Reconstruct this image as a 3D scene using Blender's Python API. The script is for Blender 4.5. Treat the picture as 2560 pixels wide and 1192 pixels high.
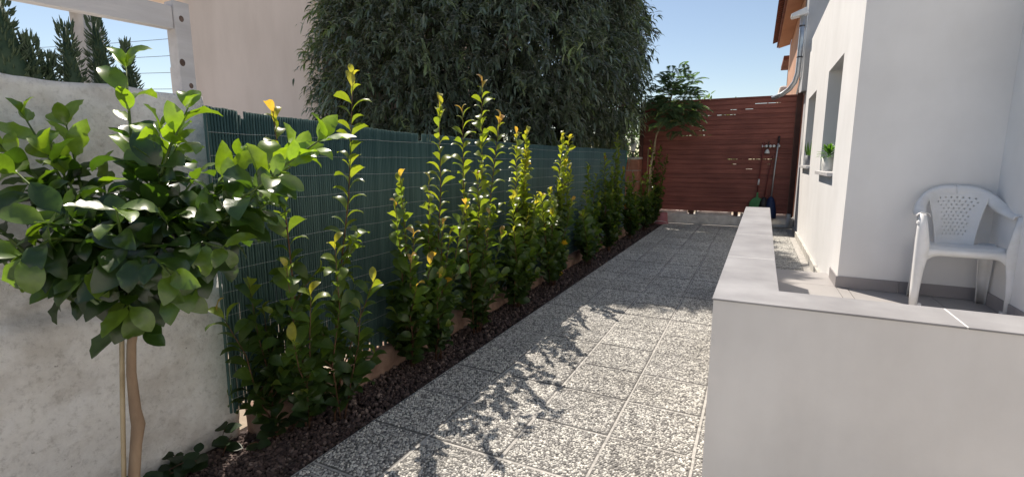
import bpy, bmesh, math, random
import numpy as np
from mathutils import Vector, Matrix, noise

for o in list(bpy.data.objects):
    bpy.data.objects.remove(o, do_unlink=True)
SC = bpy.context.scene
COL = SC.collection
R = random.Random(7)
RN = np.random.default_rng(11)

# ------------------------------------------------------------------ camera
cam_d = bpy.data.cameras.new('camera')
cam_d.sensor_width = 36.0
cam_d.lens = 36.0 * 1220 / 2560
cam_d.clip_start = 0.05
cam_d.clip_end = 1000
cam = bpy.data.objects.new('camera', cam_d)
COL.objects.link(cam)
cam.location = (0, 0, 1.35)
cam.rotation_euler = (math.radians(90 - 9.0), 0, math.radians(26.3))
SC.camera = cam

# ------------------------------------------------------------------ sky, sun, exposure
SUN_DIR = Vector((-0.50, 0.49, 1.0)).normalized()
world = bpy.data.worlds.new('World')
SC.world = world
world.use_nodes = True
wn = world.node_tree
sky = wn.nodes.new('ShaderNodeTexSky')
sky.sky_type = 'NISHITA'
sky.sun_disc = False
sky.sun_elevation = math.asin(SUN_DIR.z)
sky.sun_rotation = math.atan2(SUN_DIR.x, SUN_DIR.y)
sky.air_density = 1.0
sky.dust_density = 0.3
sky.ozone_density = 1.0
wn.links.new(sky.outputs[0], wn.nodes['Background'].inputs[0])
wn.nodes['Background'].inputs[1].default_value = 0.098
sun_d = bpy.data.lights.new('sun', 'SUN')
sun_d.energy = 5.0
sun_d.angle = math.radians(0.5)
sun_d.color = (1.0, 0.965, 0.91)
sun = bpy.data.objects.new('sun', sun_d)
COL.objects.link(sun)
sun.rotation_euler = SUN_DIR.to_track_quat('Z', 'Y').to_euler()
SC.view_settings.view_transform = 'Standard'
SC.view_settings.look = 'None'
SC.view_settings.exposure = 0.47
SC.view_settings.use_white_balance = True
SC.view_settings.white_balance_temperature = 7100
SC.view_settings.white_balance_tint = 12
SC.view_settings.gamma = 1.0
SC.view_settings.use_curve_mapping = False
SC.render.engine = 'CYCLES'
SC.cycles.max_bounces = 8
SC.cycles.diffuse_bounces = 5
SC.cycles.transmission_bounces = 4
SC.cycles.transparent_max_bounces = 4
SC.cycles.use_denoising = True

# ------------------------------------------------------------------ materials
def new_mat(name):
    m = bpy.data.materials.new(name)
    m.use_nodes = True
    nt = m.node_tree
    return m, nt, nt.nodes['Principled BSDF']

def rgb(c):
    return (c[0], c[1], c[2], 1.0)

def ramp(nt, fac, stops):
    r = nt.nodes.new('ShaderNodeValToRGB')
    el = r.color_ramp.elements
    el[0].position, el[0].color = stops[0][0], rgb(stops[0][1])
    el[1].position, el[1].color = stops[-1][0], rgb(stops[-1][1])
    for p, c in stops[1:-1]:
        e = el.new(p)
        e.color = rgb(c)
    nt.links.new(fac, r.inputs[0])
    return r.outputs[0]

def noise_tex(nt, scale, detail=4, rough=0.55, coord='Object', stretch=None):
    tc = nt.nodes.new('ShaderNodeTexCoord')
    out = tc.outputs[coord]
    if stretch:
        mp = nt.nodes.new('ShaderNodeMapping')
        mp.inputs['Scale'].default_value = stretch
        nt.links.new(out, mp.inputs[0])
        out = mp.outputs[0]
    n = nt.nodes.new('ShaderNodeTexNoise')
    n.inputs['Scale'].default_value = scale
    n.inputs['Detail'].default_value = detail
    n.inputs['Roughness'].default_value = rough
    nt.links.new(out, n.inputs['Vector'])
    return n.outputs[0]

def mixc(nt, fac, a, b, mode='MIX'):
    m = nt.nodes.new('ShaderNodeMix')
    m.data_type = 'RGBA'
    m.blend_type = mode
    for sock, v in ((m.inputs[0], fac), (m.inputs[6], a), (m.inputs[7], b)):
        if isinstance(v, (int, float)):
            sock.default_value = v
        elif isinstance(v, tuple):
            sock.default_value = rgb(v)
        else:
            nt.links.new(v, sock)
    return m.outputs[2]

def add_bump(nt, p, height, strength, dist=0.01):
    b = nt.nodes.new('ShaderNodeBump')
    b.inputs['Strength'].default_value = strength
    b.inputs['Distance'].default_value = dist
    nt.links.new(height, b.inputs['Height'])
    nt.links.new(b.outputs[0], p.inputs['Normal'])

def surf(name, c1, c2, scale=6, rough=0.8, bump=0.0, bscale=None, spec=0.3, detail=5, stretch=None, dist=0.01,
         metallic=0.0, lo=0.35, hi=0.65):
    m, nt, p = new_mat(name)
    f = noise_tex(nt, scale, detail, stretch=stretch)
    nt.links.new(ramp(nt, f, [(lo, c1), (hi, c2)]), p.inputs['Base Color'])
    p.inputs['Roughness'].default_value = rough
    p.inputs['Specular IOR Level'].default_value = spec
    p.inputs['Metallic'].default_value = metallic
    if bump:
        add_bump(nt, p, noise_tex(nt, bscale or scale * 4, 6, stretch=stretch), bump, dist)
    return m

def weather(m, scale, lo, hi, stretch=None, stops=(0.35, 0.65), per_object=0.0):
    """Multiply a material's colour by broad world-space mottling (dust, wash marks, fading) and, if asked, by a tone per object."""
    nt = m.node_tree
    p = nt.nodes['Principled BSDF']
    src = p.inputs['Base Color'].links[0].from_socket
    ge = nt.nodes.new('ShaderNodeNewGeometry')
    vec = ge.outputs['Position']
    if stretch:
        mp = nt.nodes.new('ShaderNodeMapping')
        mp.inputs['Scale'].default_value = stretch
        nt.links.new(vec, mp.inputs[0])
        vec = mp.outputs[0]
    n = nt.nodes.new('ShaderNodeTexNoise')
    n.inputs['Scale'].default_value = scale
    n.inputs['Detail'].default_value = 6
    n.inputs['Roughness'].default_value = 0.6
    nt.links.new(vec, n.inputs['Vector'])
    out = mixc(nt, 1.0, src, ramp(nt, n.outputs[0], [(stops[0], lo), (stops[1], hi)]), 'MULTIPLY')
    if per_object:
        oi = nt.nodes.new('ShaderNodeObjectInfo')
        a, b = 1 - per_object, 1 + per_object * .7
        out = mixc(nt, 1.0, out, ramp(nt, oi.outputs['Random'], [(0, (a, a, a)), (1, (b, b, b * .99))]), 'MULTIPLY')
    nt.links.new(out, p.inputs['Base Color'])

def leaf_mat(name, mode, rough=0.4, trans=0.4, spec=0.5, gain=(1.5, 1.6, 0.6), stops=None, sheen=0.0):
    """mode 'object': colour from the object; 'island': colour from a ramp over single leaves."""
    m, nt, p = new_mat(name)
    if mode == 'object':
        oi = nt.nodes.new('ShaderNodeObjectInfo')
        base = oi.outputs['Color']
    elif mode == 'attribute':
        at = nt.nodes.new('ShaderNodeVertexColor')
        at.layer_name = 'leaf_colour'
        base = at.outputs['Color']
    else:
        ge = nt.nodes.new('ShaderNodeNewGeometry')
        base = ramp(nt, ge.outputs['Random Per Island'], stops)
    v = noise_tex(nt, 40, 3)
    base = mixc(nt, 1.0, base, ramp(nt, v, [(0.3, (0.78, 0.80, 0.76)), (0.7, (1.12, 1.12, 1.05))]), 'MULTIPLY')
    nt.links.new(base, p.inputs['Base Color'])
    p.inputs['Roughness'].default_value = rough
    p.inputs['Specular IOR Level'].default_value = spec
    p.inputs['Sheen Weight'].default_value = sheen
    p.inputs['Sheen Roughness'].default_value = 0.45
    t = nt.nodes.new('ShaderNodeBsdfTranslucent')
    nt.links.new(mixc(nt, 1.0, base, gain, 'MULTIPLY'), t.inputs['Color'])
    mx = nt.nodes.new('ShaderNodeMixShader')
    mx.inputs[0].default_value = trans
    nt.links.new(p.outputs[0], mx.inputs[1])
    nt.links.new(t.outputs[0], mx.inputs[2])
    nt.links.new(mx.outputs[0], nt.nodes['Material Output'].inputs['Surface'])
    return m

M = {}
M['white_wall'] = surf('white_wall_paint', (0.76, 0.755, 0.75), (0.83, 0.825, 0.82), 1.3, 0.9, 0.12, 90, 0.2, 6, dist=0.003)
M['low_wall'] = surf('low_wall_paint', (0.68, 0.66, 0.645), (0.77, 0.745, 0.725), 2.2, 0.9, 0.10, 80, 0.2, 6, dist=0.003)
M['coping'] = surf('coping_porcelain', (0.225, 0.22, 0.225), (0.335, 0.33, 0.335), 5.5, 0.5, 0.05, 40, 0.4, 9, dist=0.002, lo=0.28, hi=0.72)
M['floor_tile'] = surf('terrace_porcelain', (0.31, 0.295, 0.29), (0.36, 0.345, 0.335), 3.0, 0.5, 0.03, 40, 0.4, 6, dist=0.002)
M['skirting'] = surf('skirting_porcelain', (0.27, 0.255, 0.26), (0.32, 0.30, 0.305), 3.0, 0.5, 0.0, 40, 0.4)
M['grout'] = surf('pale_grout', (0.62, 0.61, 0.59), (0.72, 0.71, 0.69), 20, 0.9)
M['mortar'] = surf('joint_mortar', (0.32, 0.31, 0.29), (0.48, 0.46, 0.43), 25, 0.95, 0.4, 200, 0.2)
M['tile_matrix'] = surf('tile_cement', (0.10, 0.097, 0.093), (0.17, 0.165, 0.158), 60, 0.95, 0.3, 300, 0.1)
M['tile_rim'] = M['tile_matrix']
# pebbles
m, nt, p = new_mat('washed_pebble')
ge = nt.nodes.new('ShaderNodeNewGeometry')
nt.links.new(ramp(nt, ge.outputs['Random Per Island'], [(0.0, (0.15, 0.145, 0.14)), (0.2, (0.29, 0.28, 0.27)), (0.5, (0.43, 0.42, 0.395)),
                                                        (0.8, (0.57, 0.555, 0.52)), (1.0, (0.70, 0.68, 0.63))]), p.inputs['Base Color'])
p.inputs['Roughness'].default_value = 0.7
M['pebble'] = m
m, nt, p = new_mat('bed_gravel')
ge = nt.nodes.new('ShaderNodeNewGeometry')
nt.links.new(ramp(nt, ge.outputs['Random Per Island'], [(0.0, (0.030, 0.019, 0.017)), (0.5, (0.062, 0.040, 0.036)), (0.85, (0.10, 0.066, 0.058)),
                                                        (1.0, (0.20, 0.15, 0.13))]), p.inputs['Base Color'])
p.inputs['Roughness'].default_value = 0.85
M['gravel'] = m
M['soil'] = surf('dark_soil', (0.018, 0.012, 0.010), (0.04, 0.027, 0.022), 30, 0.95, 0.5, 120)
M['earth'] = surf('dry_earth', (0.27, 0.22, 0.17), (0.40, 0.335, 0.26), 1.5, 0.95, 0.4, 12, stretch=None, dist=0.03)
# old stucco with pits and grey stains
m, nt, p = new_mat('old_white_stucco')
f = noise_tex(nt, 2.2, 8, 0.65)
c = ramp(nt, f, [(0.30, (0.70, 0.675, 0.645)), (0.5, (0.81, 0.79, 0.765)), (0.7, (0.85, 0.835, 0.81))])
pit = noise_tex(nt, 40, 3, 0.5)
pm = ramp(nt, pit, [(0.715, (0, 0, 0)), (0.77, (0.8, 0.8, 0.8))])
c = mixc(nt, 1.0, c, ramp(nt, noise_tex(nt, 42, 9, 0.72), [(0.33, (0.74, 0.73, 0.72)), (0.47, (0.97, 0.97, 0.97)), (0.68, (1.03, 1.03, 1.03))]), 'MULTIPLY')  # fine specks: dirt in the pits plus painted shade of the rough stipple
c = mixc(nt, 1.0, c, ramp(nt, noise_tex(nt, 5.5, 6, 0.6), [(0.36, (0.80, 0.78, 0.76)), (0.55, (1, 1, 1))]), 'MULTIPLY')
c = mixc(nt, pm, c, (0.13, 0.115, 0.10))
tc = nt.nodes.new('ShaderNodeTexCoord')
sx = nt.nodes.new('ShaderNodeSeparateXYZ')
nt.links.new(tc.outputs['Object'], sx.inputs[0])
# the older, greyer cement band where the thick lower render stops
mr = nt.nodes.new('ShaderNodeMapRange')
mr.inputs[1].default_value, mr.inputs[2].default_value = 0.70, 0.80
nt.links.new(sx.outputs[2], mr.inputs[0])
mr2 = nt.nodes.new('ShaderNodeMapRange')
mr2.inputs[1].default_value, mr2.inputs[2].default_value = 0.95, 0.83
nt.links.new(sx.outputs[2], mr2.inputs[0])
mm = nt.nodes.new('ShaderNodeMath'); mm.operation = 'MULTIPLY'
nt.links.new(mr.outputs[0], mm.inputs[0]); nt.links.new(mr2.outputs[0], mm.inputs[1])
mm2 = nt.nodes.new('ShaderNodeMath'); mm2.operation = 'MULTIPLY'
nt.links.new(mm.outputs[0], mm2.inputs[0]); nt.links.new(ramp(nt, noise_tex(nt, 5, 6), [(0.4, (0, 0, 0)), (0.6, (0.8, 0.8, 0.8))]), mm2.inputs[1])
c = mixc(nt, mm2.outputs[0], c, (0.30, 0.285, 0.265))
nt.links.new(c, p.inputs['Base Color'])
p.inputs['Roughness'].default_value = 0.95
p.inputs['Specular IOR Level'].default_value = 0.15
add_bump(nt, p, noise_tex(nt, 24, 10, 0.75), 0.7, 0.018)
M['stucco'] = m
M['plinth'] = surf('terracotta_plinth', (0.20, 0.125, 0.095), (0.33, 0.225, 0.175), 9, 0.95, 0.6, 40, 0.15)
M['reed'] = None
m, nt, p = new_mat('green_plastic_reed')
ge = nt.nodes.new('ShaderNodeNewGeometry')
base = ramp(nt, ge.outputs['Random Per Island'], [(0.0, (0.046, 0.100, 0.092)), (0.5, (0.062, 0.126, 0.115)), (1.0, (0.088, 0.160, 0.145))])
nt.links.new(base, p.inputs['Base Color'])
p.inputs['Roughness'].default_value = 0.5
p.inputs['Specular IOR Level'].default_value = 0.4
t = nt.nodes.new('ShaderNodeBsdfTranslucent')
t.inputs['Color'].default_value = (0.04, 0.15, 0.13, 1)
mx = nt.nodes.new('ShaderNodeMixShader'); mx.inputs[0].default_value = 0.22
nt.links.new(p.outputs[0], mx.inputs[1]); nt.links.new(t.outputs[0], mx.inputs[2])
nt.links.new(mx.outputs[0], nt.nodes['Material Output'].inputs['Surface'])
M['reed'] = m
M['wire'] = surf('pale_wire', (0.30, 0.33, 0.32), (0.42, 0.45, 0.44), 20, 0.5)
M['bark'] = surf('grey_bark', (0.15, 0.115, 0.085), (0.29, 0.235, 0.175), 18, 0.9, 0.5, 60, stretch=(1, 1, 0.25))
M['lemon_bark'] = surf('young_bark', (0.20, 0.13, 0.085), (0.33, 0.235, 0.155), 14, 0.75, 0.4, 70, stretch=(1, 1, 0.3), dist=0.004)
M['stem'] = surf('shrub_stem', (0.085, 0.04, 0.025), (0.16, 0.085, 0.05), 30, 0.7)
M['green_stem'] = surf('green_shoot', (0.06, 0.10, 0.02), (0.10, 0.15, 0.035), 30, 0.6)
M['cane'] = surf('dry_cane', (0.36, 0.27, 0.16), (0.50, 0.40, 0.26), 10, 0.7)
M['lemon_leaf'] = leaf_mat('lemon_leaf', 'object', 0.30, 0.46, 1.0, (1.9, 1.9, 0.45))
M['shrub_leaf'] = leaf_mat('shrub_leaf', 'object', 0.36, 0.48, 0.5, (2.3, 2.1, 0.6))
M['lemon_leaves'] = leaf_mat('lemon_leaves', 'attribute', 0.30, 0.46, 1.0, (1.9, 1.9, 0.45))
M['shrub_leaves'] = leaf_mat('shrub_leaves', 'attribute', 0.36, 0.48, 0.5, (2.3, 2.1, 0.6))
M['tree_leaf_one'] = leaf_mat('drooping_leaf', 'object', 0.42, 0.32, 0.9, (1.5, 1.7, 0.6), sheen=0.35)
M['tree_leaf'] = leaf_mat('drooping_leaves', 'attribute', 0.42, 0.32, 0.9, (1.5, 1.7, 0.6), sheen=0.35)
M['feather_leaf'] = leaf_mat('feathery_leaves', 'island', 0.55, 0.40, 0.3, (1.4, 1.6, 0.7),
                             [(0, (0.085, 0.145, 0.095)), (0.6, (0.125, 0.20, 0.125)), (1, (0.19, 0.27, 0.14))])
M['cactus'] = surf('cactus_skin', (0.025, 0.055, 0.03), (0.05, 0.085, 0.045), 14, 0.6, 0.3, 40)
M['spine'] = surf('cactus_needle', (0.04, 0.07, 0.04), (0.075, 0.11, 0.06), 14, 0.5)
M['weathered_paint'] = surf('weathered_white_paint', (0.44, 0.42, 0.42), (0.62, 0.60, 0.60), 9, 0.8, 0.3, 40, stretch=(1, 0.2, 1), lo=0.3)
M['knot'] = surf('dark_knot', (0.07, 0.045, 0.035), (0.16, 0.11, 0.09), 30, 0.8)
M['beige'] = surf('beige_render', (0.74, 0.65, 0.59), (0.80, 0.70, 0.64), 0.6, 0.95, 0.15, 30, 0.1, 6, dist=0.004)
M['brown_wood'] = surf('red_brown_stain', (0.19, 0.062, 0.050), (0.31, 0.11, 0.085), 7, 0.6, 0.25, 30, 0.3, 6, stretch=(0.25, 1, 3), dist=0.003, lo=0.3, hi=0.7)
M['dark_wood'] = surf('dark_stained_post', (0.06, 0.024, 0.02), (0.10, 0.042, 0.033), 7, 0.6, 0.2, 30)
M['whitewash'] = surf('whitewashed_rubble', (0.48, 0.46, 0.44), (0.66, 0.64, 0.61), 7, 0.95, 0.7, 22, 0.1, 6, dist=0.02)
M['brick'] = surf('orange_clay_block', (0.30, 0.12, 0.08), (0.42, 0.19, 0.125), 8, 0.9, 0.4, 40)
M['orange'] = surf('orange_render', (0.45, 0.26, 0.18), (0.53, 0.315, 0.225), 1.2, 0.95, 0.1, 40)
M['grey_render'] = surf('grey_render', (0.36, 0.37, 0.39), (0.50, 0.51, 0.53), 0.8, 0.95, 0.3, 20, 0.1, 8, lo=0.3, hi=0.7)
M['roof_tile'] = surf('dark_red_tile', (0.13, 0.05, 0.04), (0.22, 0.085, 0.065), 5, 0.8, 0.2, 30)
M['white_plastic'] = surf('white_plastic', (0.74, 0.745, 0.75), (0.79, 0.79, 0.79), 4, 0.42, 0.0, 1, 0.5)
M['silver'] = surf('galvanised_duct', (0.50, 0.51, 0.53), (0.66, 0.67, 0.68), 9, 0.35, 0.1, 30, 0.5, metallic=0.7)
M['white_metal'] = surf('white_metal', (0.66, 0.66, 0.65), (0.76, 0.76, 0.75), 9, 0.5)
M['dark_metal'] = surf('dark_iron', (0.05, 0.05, 0.055), (0.10, 0.10, 0.105), 12, 0.5)
M['green_plastic'] = surf('green_plastic', (0.03, 0.17, 0.06), (0.05, 0.22, 0.085), 12, 0.45)
M['blue_plastic'] = surf('blue_plastic', (0.012, 0.025, 0.075), (0.02, 0.04, 0.11), 30, 0.5)
M['teal_cloth'] = surf('teal_cloth', (0.02, 0.22, 0.19), (0.03, 0.30, 0.25), 8, 0.8)
M['red_handle'] = surf('dark_red_handle', (0.14, 0.03, 0.03), (0.19, 0.045, 0.04), 10, 0.45)
M['black_plastic'] = surf('black_plastic', (0.02, 0.02, 0.022), (0.035, 0.035, 0.038), 10, 0.5)
M['pink_plastic'] = surf('faded_pink_plastic', (0.36, 0.13, 0.14), (0.44, 0.19, 0.19), 6, 0.45)
M['pot_white'] = surf('white_pot', (0.66, 0.65, 0.62), (0.74, 0.73, 0.70), 6, 0.5)
M['pot_grey'] = surf('grey_pot', (0.15, 0.155, 0.17), (0.20, 0.205, 0.22), 6, 0.5)
M['sill'] = surf('grey_sill_stone', (0.50, 0.49, 0.49), (0.60, 0.59, 0.59), 8, 0.5)
M['frame'] = surf('white_window_frame', (0.60, 0.60, 0.60), (0.66, 0.66, 0.66), 8, 0.45)
M['cement'] = surf('raw_cement', (0.40, 0.385, 0.35), (0.56, 0.54, 0.50), 6, 0.95, 0.5, 40)
m, nt, p = new_mat('window_glass')
p.inputs['Base Color'].default_value = (0.05, 0.06, 0.065, 1)
p.inputs['Roughness'].default_value = 0.06
p.inputs['Specular IOR Level'].default_value = 0.8
M['glass'] = m

weather(M['pebble'], 1.6, (.82, .81, .79), (1.10, 1.10, 1.09), None, (.34, .60), .09)
weather(M['white_wall'], 1.6, (.96, .957, .95), (1, 1, 1), (1.6, 1.6, .5), (.34, .62))
weather(M['low_wall'], 1.7, (.925, .915, .905), (1, 1, 1), (1.6, 1.6, .45), (.36, .60))
weather(M['beige'], 0.5, (.88, .865, .855), (1.02, 1.02, 1.02), (1.4, 1.4, .4), (.36, .60))
weather(M['reed'], 1.5, (.72, .75, .76), (1.12, 1.10, 1.08), (1, 1, .6), (.34, .64))
weather(M['brown_wood'], 1.3, (.80, .76, .76), (1.12, 1.10, 1.08), None, (.36, .62), .14)
weather(M['coping'], 1.8, (.86, .85, .845), (1.03, 1.03, 1.03), None, (.36, .60), .04)
weather(M['white_plastic'], 7, (.93, .925, .90), (1, 1, 1), None, (.36, .56))

# ------------------------------------------------------------------ mesh helpers
class MB:
    def __init__(s):
        s.v, s.f, s.n = [], [], 0
    def add(s, v, f):
        v = np.asarray(v, float).reshape(-1, 3)
        s.v.append(v)
        n = s.n
        s.f.extend([tuple(int(i) + n for i in q) for q in f])
        s.n += len(v)
        return s
    def mesh(s, name, mat, smooth=False):
        me = bpy.data.meshes.new(name)
        me.from_pydata(np.concatenate(s.v).tolist(), [], s.f)
        if mat is not None:
            me.materials.append(mat)
        if smooth:
            me.polygons.foreach_set('use_smooth', [True] * len(me.polygons))
        me.update()
        return me
    def build(s, name, mat, parent=None, smooth=False):
        return link(name, s.mesh(name, mat, smooth), parent)

def link(name, me, parent=None, loc=None):
    o = bpy.data.objects.new(name, me)
    COL.objects.link(o)
    if parent is not None:
        o.parent = parent
        o.matrix_parent_inverse = Matrix.Translation(-world_loc(parent))
    if loc is not None:
        o.location = loc
    return o

def world_loc(o):
    p = Vector(o.location)
    while o.parent is not None:
        p = p + o.matrix_parent_inverse.translation
        o = o.parent
        p = p + Vector(o.location)
    return p

def tag(o, label=None, cat=None, group=None, kind=None):
    if label: o['label'] = label
    if cat: o['category'] = cat
    if group: o['group'] = group
    if kind: o['kind'] = kind
    return o

def thing(name, loc, label, cat, group=None):
    o = bpy.data.objects.new(name, None)
    o.empty_display_size = 0.1
    COL.objects.link(o)
    o.location = loc
    return tag(o, label, cat, group)

BOXF = [(0, 3, 2, 1), (4, 5, 6, 7), (0, 1, 5, 4), (1, 2, 6, 5), (2, 3, 7, 6), (3, 0, 4, 7)]

def box(mb, lo, hi):
    x0, y0, z0 = lo
    x1, y1, z1 = hi
    return mb.add([(x0, y0, z0), (x1, y0, z0), (x1, y1, z0), (x0, y1, z0), (x0, y0, z1), (x1, y0, z1), (x1, y1, z1), (x0, y1, z1)], BOXF)

def hexa(mb, pts):
    return mb.add(pts, BOXF)

def bev_mesh(name, pts, mat, bev=0.004, seg=2):
    """A bevelled hexahedron: pts = 4 lower corners then 4 upper ones."""
    bm = bmesh.new()
    vs = [bm.verts.new(p) for p in pts]
    for f in BOXF:
        bm.faces.new([vs[i] for i in f])
    bmesh.ops.recalc_face_normals(bm, faces=bm.faces)
    bmesh.ops.bevel(bm, geom=list(bm.edges), offset=bev, segments=seg, affect='EDGES', profile=0.6)
    me = bpy.data.meshes.new(name)
    bm.to_mesh(me)
    bm.free()
    if mat: me.materials.append(mat)
    return me

def bev_box(name, lo, hi, mat, parent=None, bev=0.004, seg=2):
    x0, y0, z0 = lo
    x1, y1, z1 = hi
    pts = [(x0, y0, z0), (x1, y0, z0), (x1, y1, z0), (x0, y1, z0), (x0, y0, z1), (x1, y0, z1), (x1, y1, z1), (x0, y1, z1)]
    return link(name, bev_mesh(name, pts, mat, bev, seg), parent)

def tube(mb, pts, rad, n=8, cap=True):
    pts = [Vector(p) for p in pts]
    if isinstance(rad, (int, float)):
        rad = [rad] * len(pts)
    vs, fs = [], []
    prev = None
    for i, p in enumerate(pts):
        d = (pts[min(i + 1, len(pts) - 1)] - pts[max(i - 1, 0)]).normalized()
        if prev is None:
            a = d.cross(Vector((0, 0, 1)) if abs(d.z) < 0.9 else Vector((1, 0, 0))).normalized()
        else:
            a = (prev - d * prev.dot(d)).normalized()
        prev = a
        b = d.cross(a)
        for k in range(n):
            t = 2 * math.pi * k / n
            vs.append(p + (a * math.cos(t) + b * math.sin(t)) * rad[i])
    for i in range(len(pts) - 1):
        for k in range(n):
            fs.append((i * n + k, i * n + (k + 1) % n, (i + 1) * n + (k + 1) % n, (i + 1) * n + k))
    if cap:
        fs.append(tuple(reversed(range(n))))
        fs.append(tuple(range((len(pts) - 1) * n, len(pts) * n)))
    return mb.add(vs, fs)

def lathe(mb, prof, c=(0, 0, 0), n=20):
    vs, fs = [], []
    for r, z in prof:
        for k in range(n):
            t = 2 * math.pi * k / n
            vs.append((c[0] + r * math.cos(t), c[1] + r * math.sin(t), c[2] + z))
    for i in range(len(prof) - 1):
        for k in range(n):
            fs.append((i * n + k, i * n + (k + 1) % n, (i + 1) * n + (k + 1) % n, (i + 1) * n + k))
    return mb.add(vs, fs)

def rough_slab(x0, x1, y0, y1, z0, z1, step, amp, freq, fn=None):
    """Box shell cut into a grid and pushed about by noise: old hand-plastered masonry."""
    nx, ny, nz = max(1, round((x1 - x0) / step)), max(1, round((y1 - y0) / step)), max(1, round((z1 - z0) / step))
    idx, vs, fs = {}, [], []
    def vid(i, j, k):
        key = (i, j, k)
        if key not in idx:
            p = Vector((x0 + (x1 - x0) * i / nx, y0 + (y1 - y0) * j / ny, z0 + (z1 - z0) * k / nz))
            q = p + noise.noise_vector(p * freq) * amp + noise.noise_vector(p * freq * 4) * amp * 0.3
            if fn: q = fn(p, q)
            idx[key] = len(vs)
            vs.append(q)
        return idx[key]
    for j in range(ny):
        for k in range(nz):
            fs.append((vid(0, j, k), vid(0, j, k + 1), vid(0, j + 1, k + 1), vid(0, j + 1, k)))
            fs.append((vid(nx, j, k), vid(nx, j + 1, k), vid(nx, j + 1, k + 1), vid(nx, j, k + 1)))
    for i in range(nx):
        for k in range(nz):
            fs.append((vid(i, 0, k), vid(i + 1, 0, k), vid(i + 1, 0, k + 1), vid(i, 0, k + 1)))
            fs.append((vid(i, ny, k), vid(i, ny, k + 1), vid(i + 1, ny, k + 1), vid(i + 1, ny, k)))
        for j in range(ny):
            fs.append((vid(i, j, 0), vid(i, j + 1, 0), vid(i + 1, j + 1, 0), vid(i + 1, j, 0)))
            fs.append((vid(i, j, nz), vid(i + 1, j, nz), vid(i + 1, j + 1, nz), vid(i, j + 1, nz)))
    return MB().add(vs, fs)

def leaf_mesh(name, L, W, droop, fold, mat, nseg=6, twist=0.0, wave=0.0, widest=0.5, petiole=0.08, start=0.0):
    """One blade along +Y with its upper side to +Z: midrib fold, droop towards the tip, wavy edge."""
    vs, fs = [], []
    y = z = 0.0
    ang = start
    pts = []
    for i in range(nseg + 1):
        pts.append((y, z, ang))
        y += L / nseg * math.cos(ang)
        z += L / nseg * math.sin(ang)
        ang -= droop / nseg * (0.5 + i / nseg)
    for i, (py, pz, a) in enumerate(pts):
        t = i / nseg
        u = max(0.0, (t - petiole) / (1 - petiole))
        w = W / 2 * (math.sin(math.pi * u ** (math.log(0.5) / math.log(widest))) ** 0.75 if 0 < u < 1 else 0)
        w = max(w, W * 0.02)
        zz = w * fold
        wv = wave * math.sin(i * 2.4) * w
        tw = twist * t
        for s in (-1, 0, 1):
            xx = s * w
            h = abs(s) * zz + s * wv * 0.6 + abs(s) * wv * 0.4
            dy, dz = -math.sin(a) * h, math.cos(a) * h
            vs.append((xx * math.cos(tw), py + dy + 0 * xx, pz + dz + xx * math.sin(tw)))
    for i in range(nseg):
        for s in (0, 1):
            a = i * 3 + s
            fs.append((a, a + 1, a + 4, a + 3))
    return MB().add(vs, fs).mesh(name, mat, True)

def leaf_matrix(pos, direction, up, scale=1.0, roll=0.0):
    d = Vector(direction).normalized()
    x = d.cross(Vector(up))
    if x.length < 1e-3:
        x = d.cross(Vector((1, 0.2, 0)))
    x.normalize()
    z = x.cross(d)
    m = Matrix((x, d, z)).transposed().to_4x4()
    if roll:
        m = m @ Matrix.Rotation(roll, 4, 'Y')
    return Matrix.Translation(pos) @ m @ Matrix.Diagonal((scale, scale, scale, 1))

def put_leaf(mesh, parent, mat4, color, name='leaf'):
    o = bpy.data.objects.new(name, mesh)
    COL.objects.link(o)
    o.parent = parent
    o.matrix_basis = Matrix.Translation(-Vector(parent.location)) @ mat4
    o.color = (color[0], color[1], color[2], 1)
    return o

def join_leaves(items, mat, parent, name='foliage'):
    """Leaves past the first few hundred of one plant: real blades joined into one part."""
    if not items: return
    vs, fs, cs, n = [], [], [], 0
    cache = {}
    for me, m4, col in items:
        if me.name not in cache:
            a = np.empty(len(me.vertices) * 3); me.vertices.foreach_get('co', a)
            cache[me.name] = (a.reshape(-1, 3), np.array([list(p.vertices) for p in me.polygons]))
        v, f = cache[me.name]
        A = np.array(m4)
        vs.append(v @ A[:3, :3].T + A[:3, 3]); fs.append(f + n); n += len(v)
        cs.append(np.tile(np.array([col[0], col[1], col[2], 1.0]), (len(v), 1)))
    me = bpy.data.meshes.new(name)
    me.from_pydata(np.concatenate(vs).tolist(), [], np.concatenate(fs).tolist())
    ca = me.color_attributes.new('leaf_colour', 'FLOAT_COLOR', 'POINT')
    ca.data.foreach_set('color', np.concatenate(cs).astype(np.float32).ravel())
    me.polygons.foreach_set('use_smooth', [True] * len(me.polygons))
    me.materials.append(mat)
    o = link(name, me, parent)
    o['kind'] = 'stuff'
    return o

def mix3(a, b, t):
    return tuple(a[i] + (b[i] - a[i]) * t for i in range(3))

def jit(c, r, amt=0.15):
    k = 1 + r.uniform(-amt, amt)
    return (c[0] * k * (1 + r.uniform(-.06, .06)), c[1] * k, c[2] * k)

def polyline_at(pts, t):
    """point and direction on a polyline at fraction t of its length"""
    seg = [(Vector(pts[i + 1]) - Vector(pts[i])).length for i in range(len(pts) - 1)]
    d = t * sum(seg)
    for i, s in enumerate(seg):
        if d <= s or i == len(seg) - 1:
            a, b = Vector(pts[i]), Vector(pts[i + 1])
            return a.lerp(b, min(1, d / s)), (b - a).normalized()
        d -= s

# ================================================================== SETTING
# ground: one sheet to the horizon, lower than everything laid on it
g = MB().add([(-400, -400, -0.06), (400, -400, -0.06), (400, 400, -0.06), (-400, 400, -0.06)], [(0, 1, 2, 3)])
tag(g.build('ground', M['earth']), kind='structure')

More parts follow.
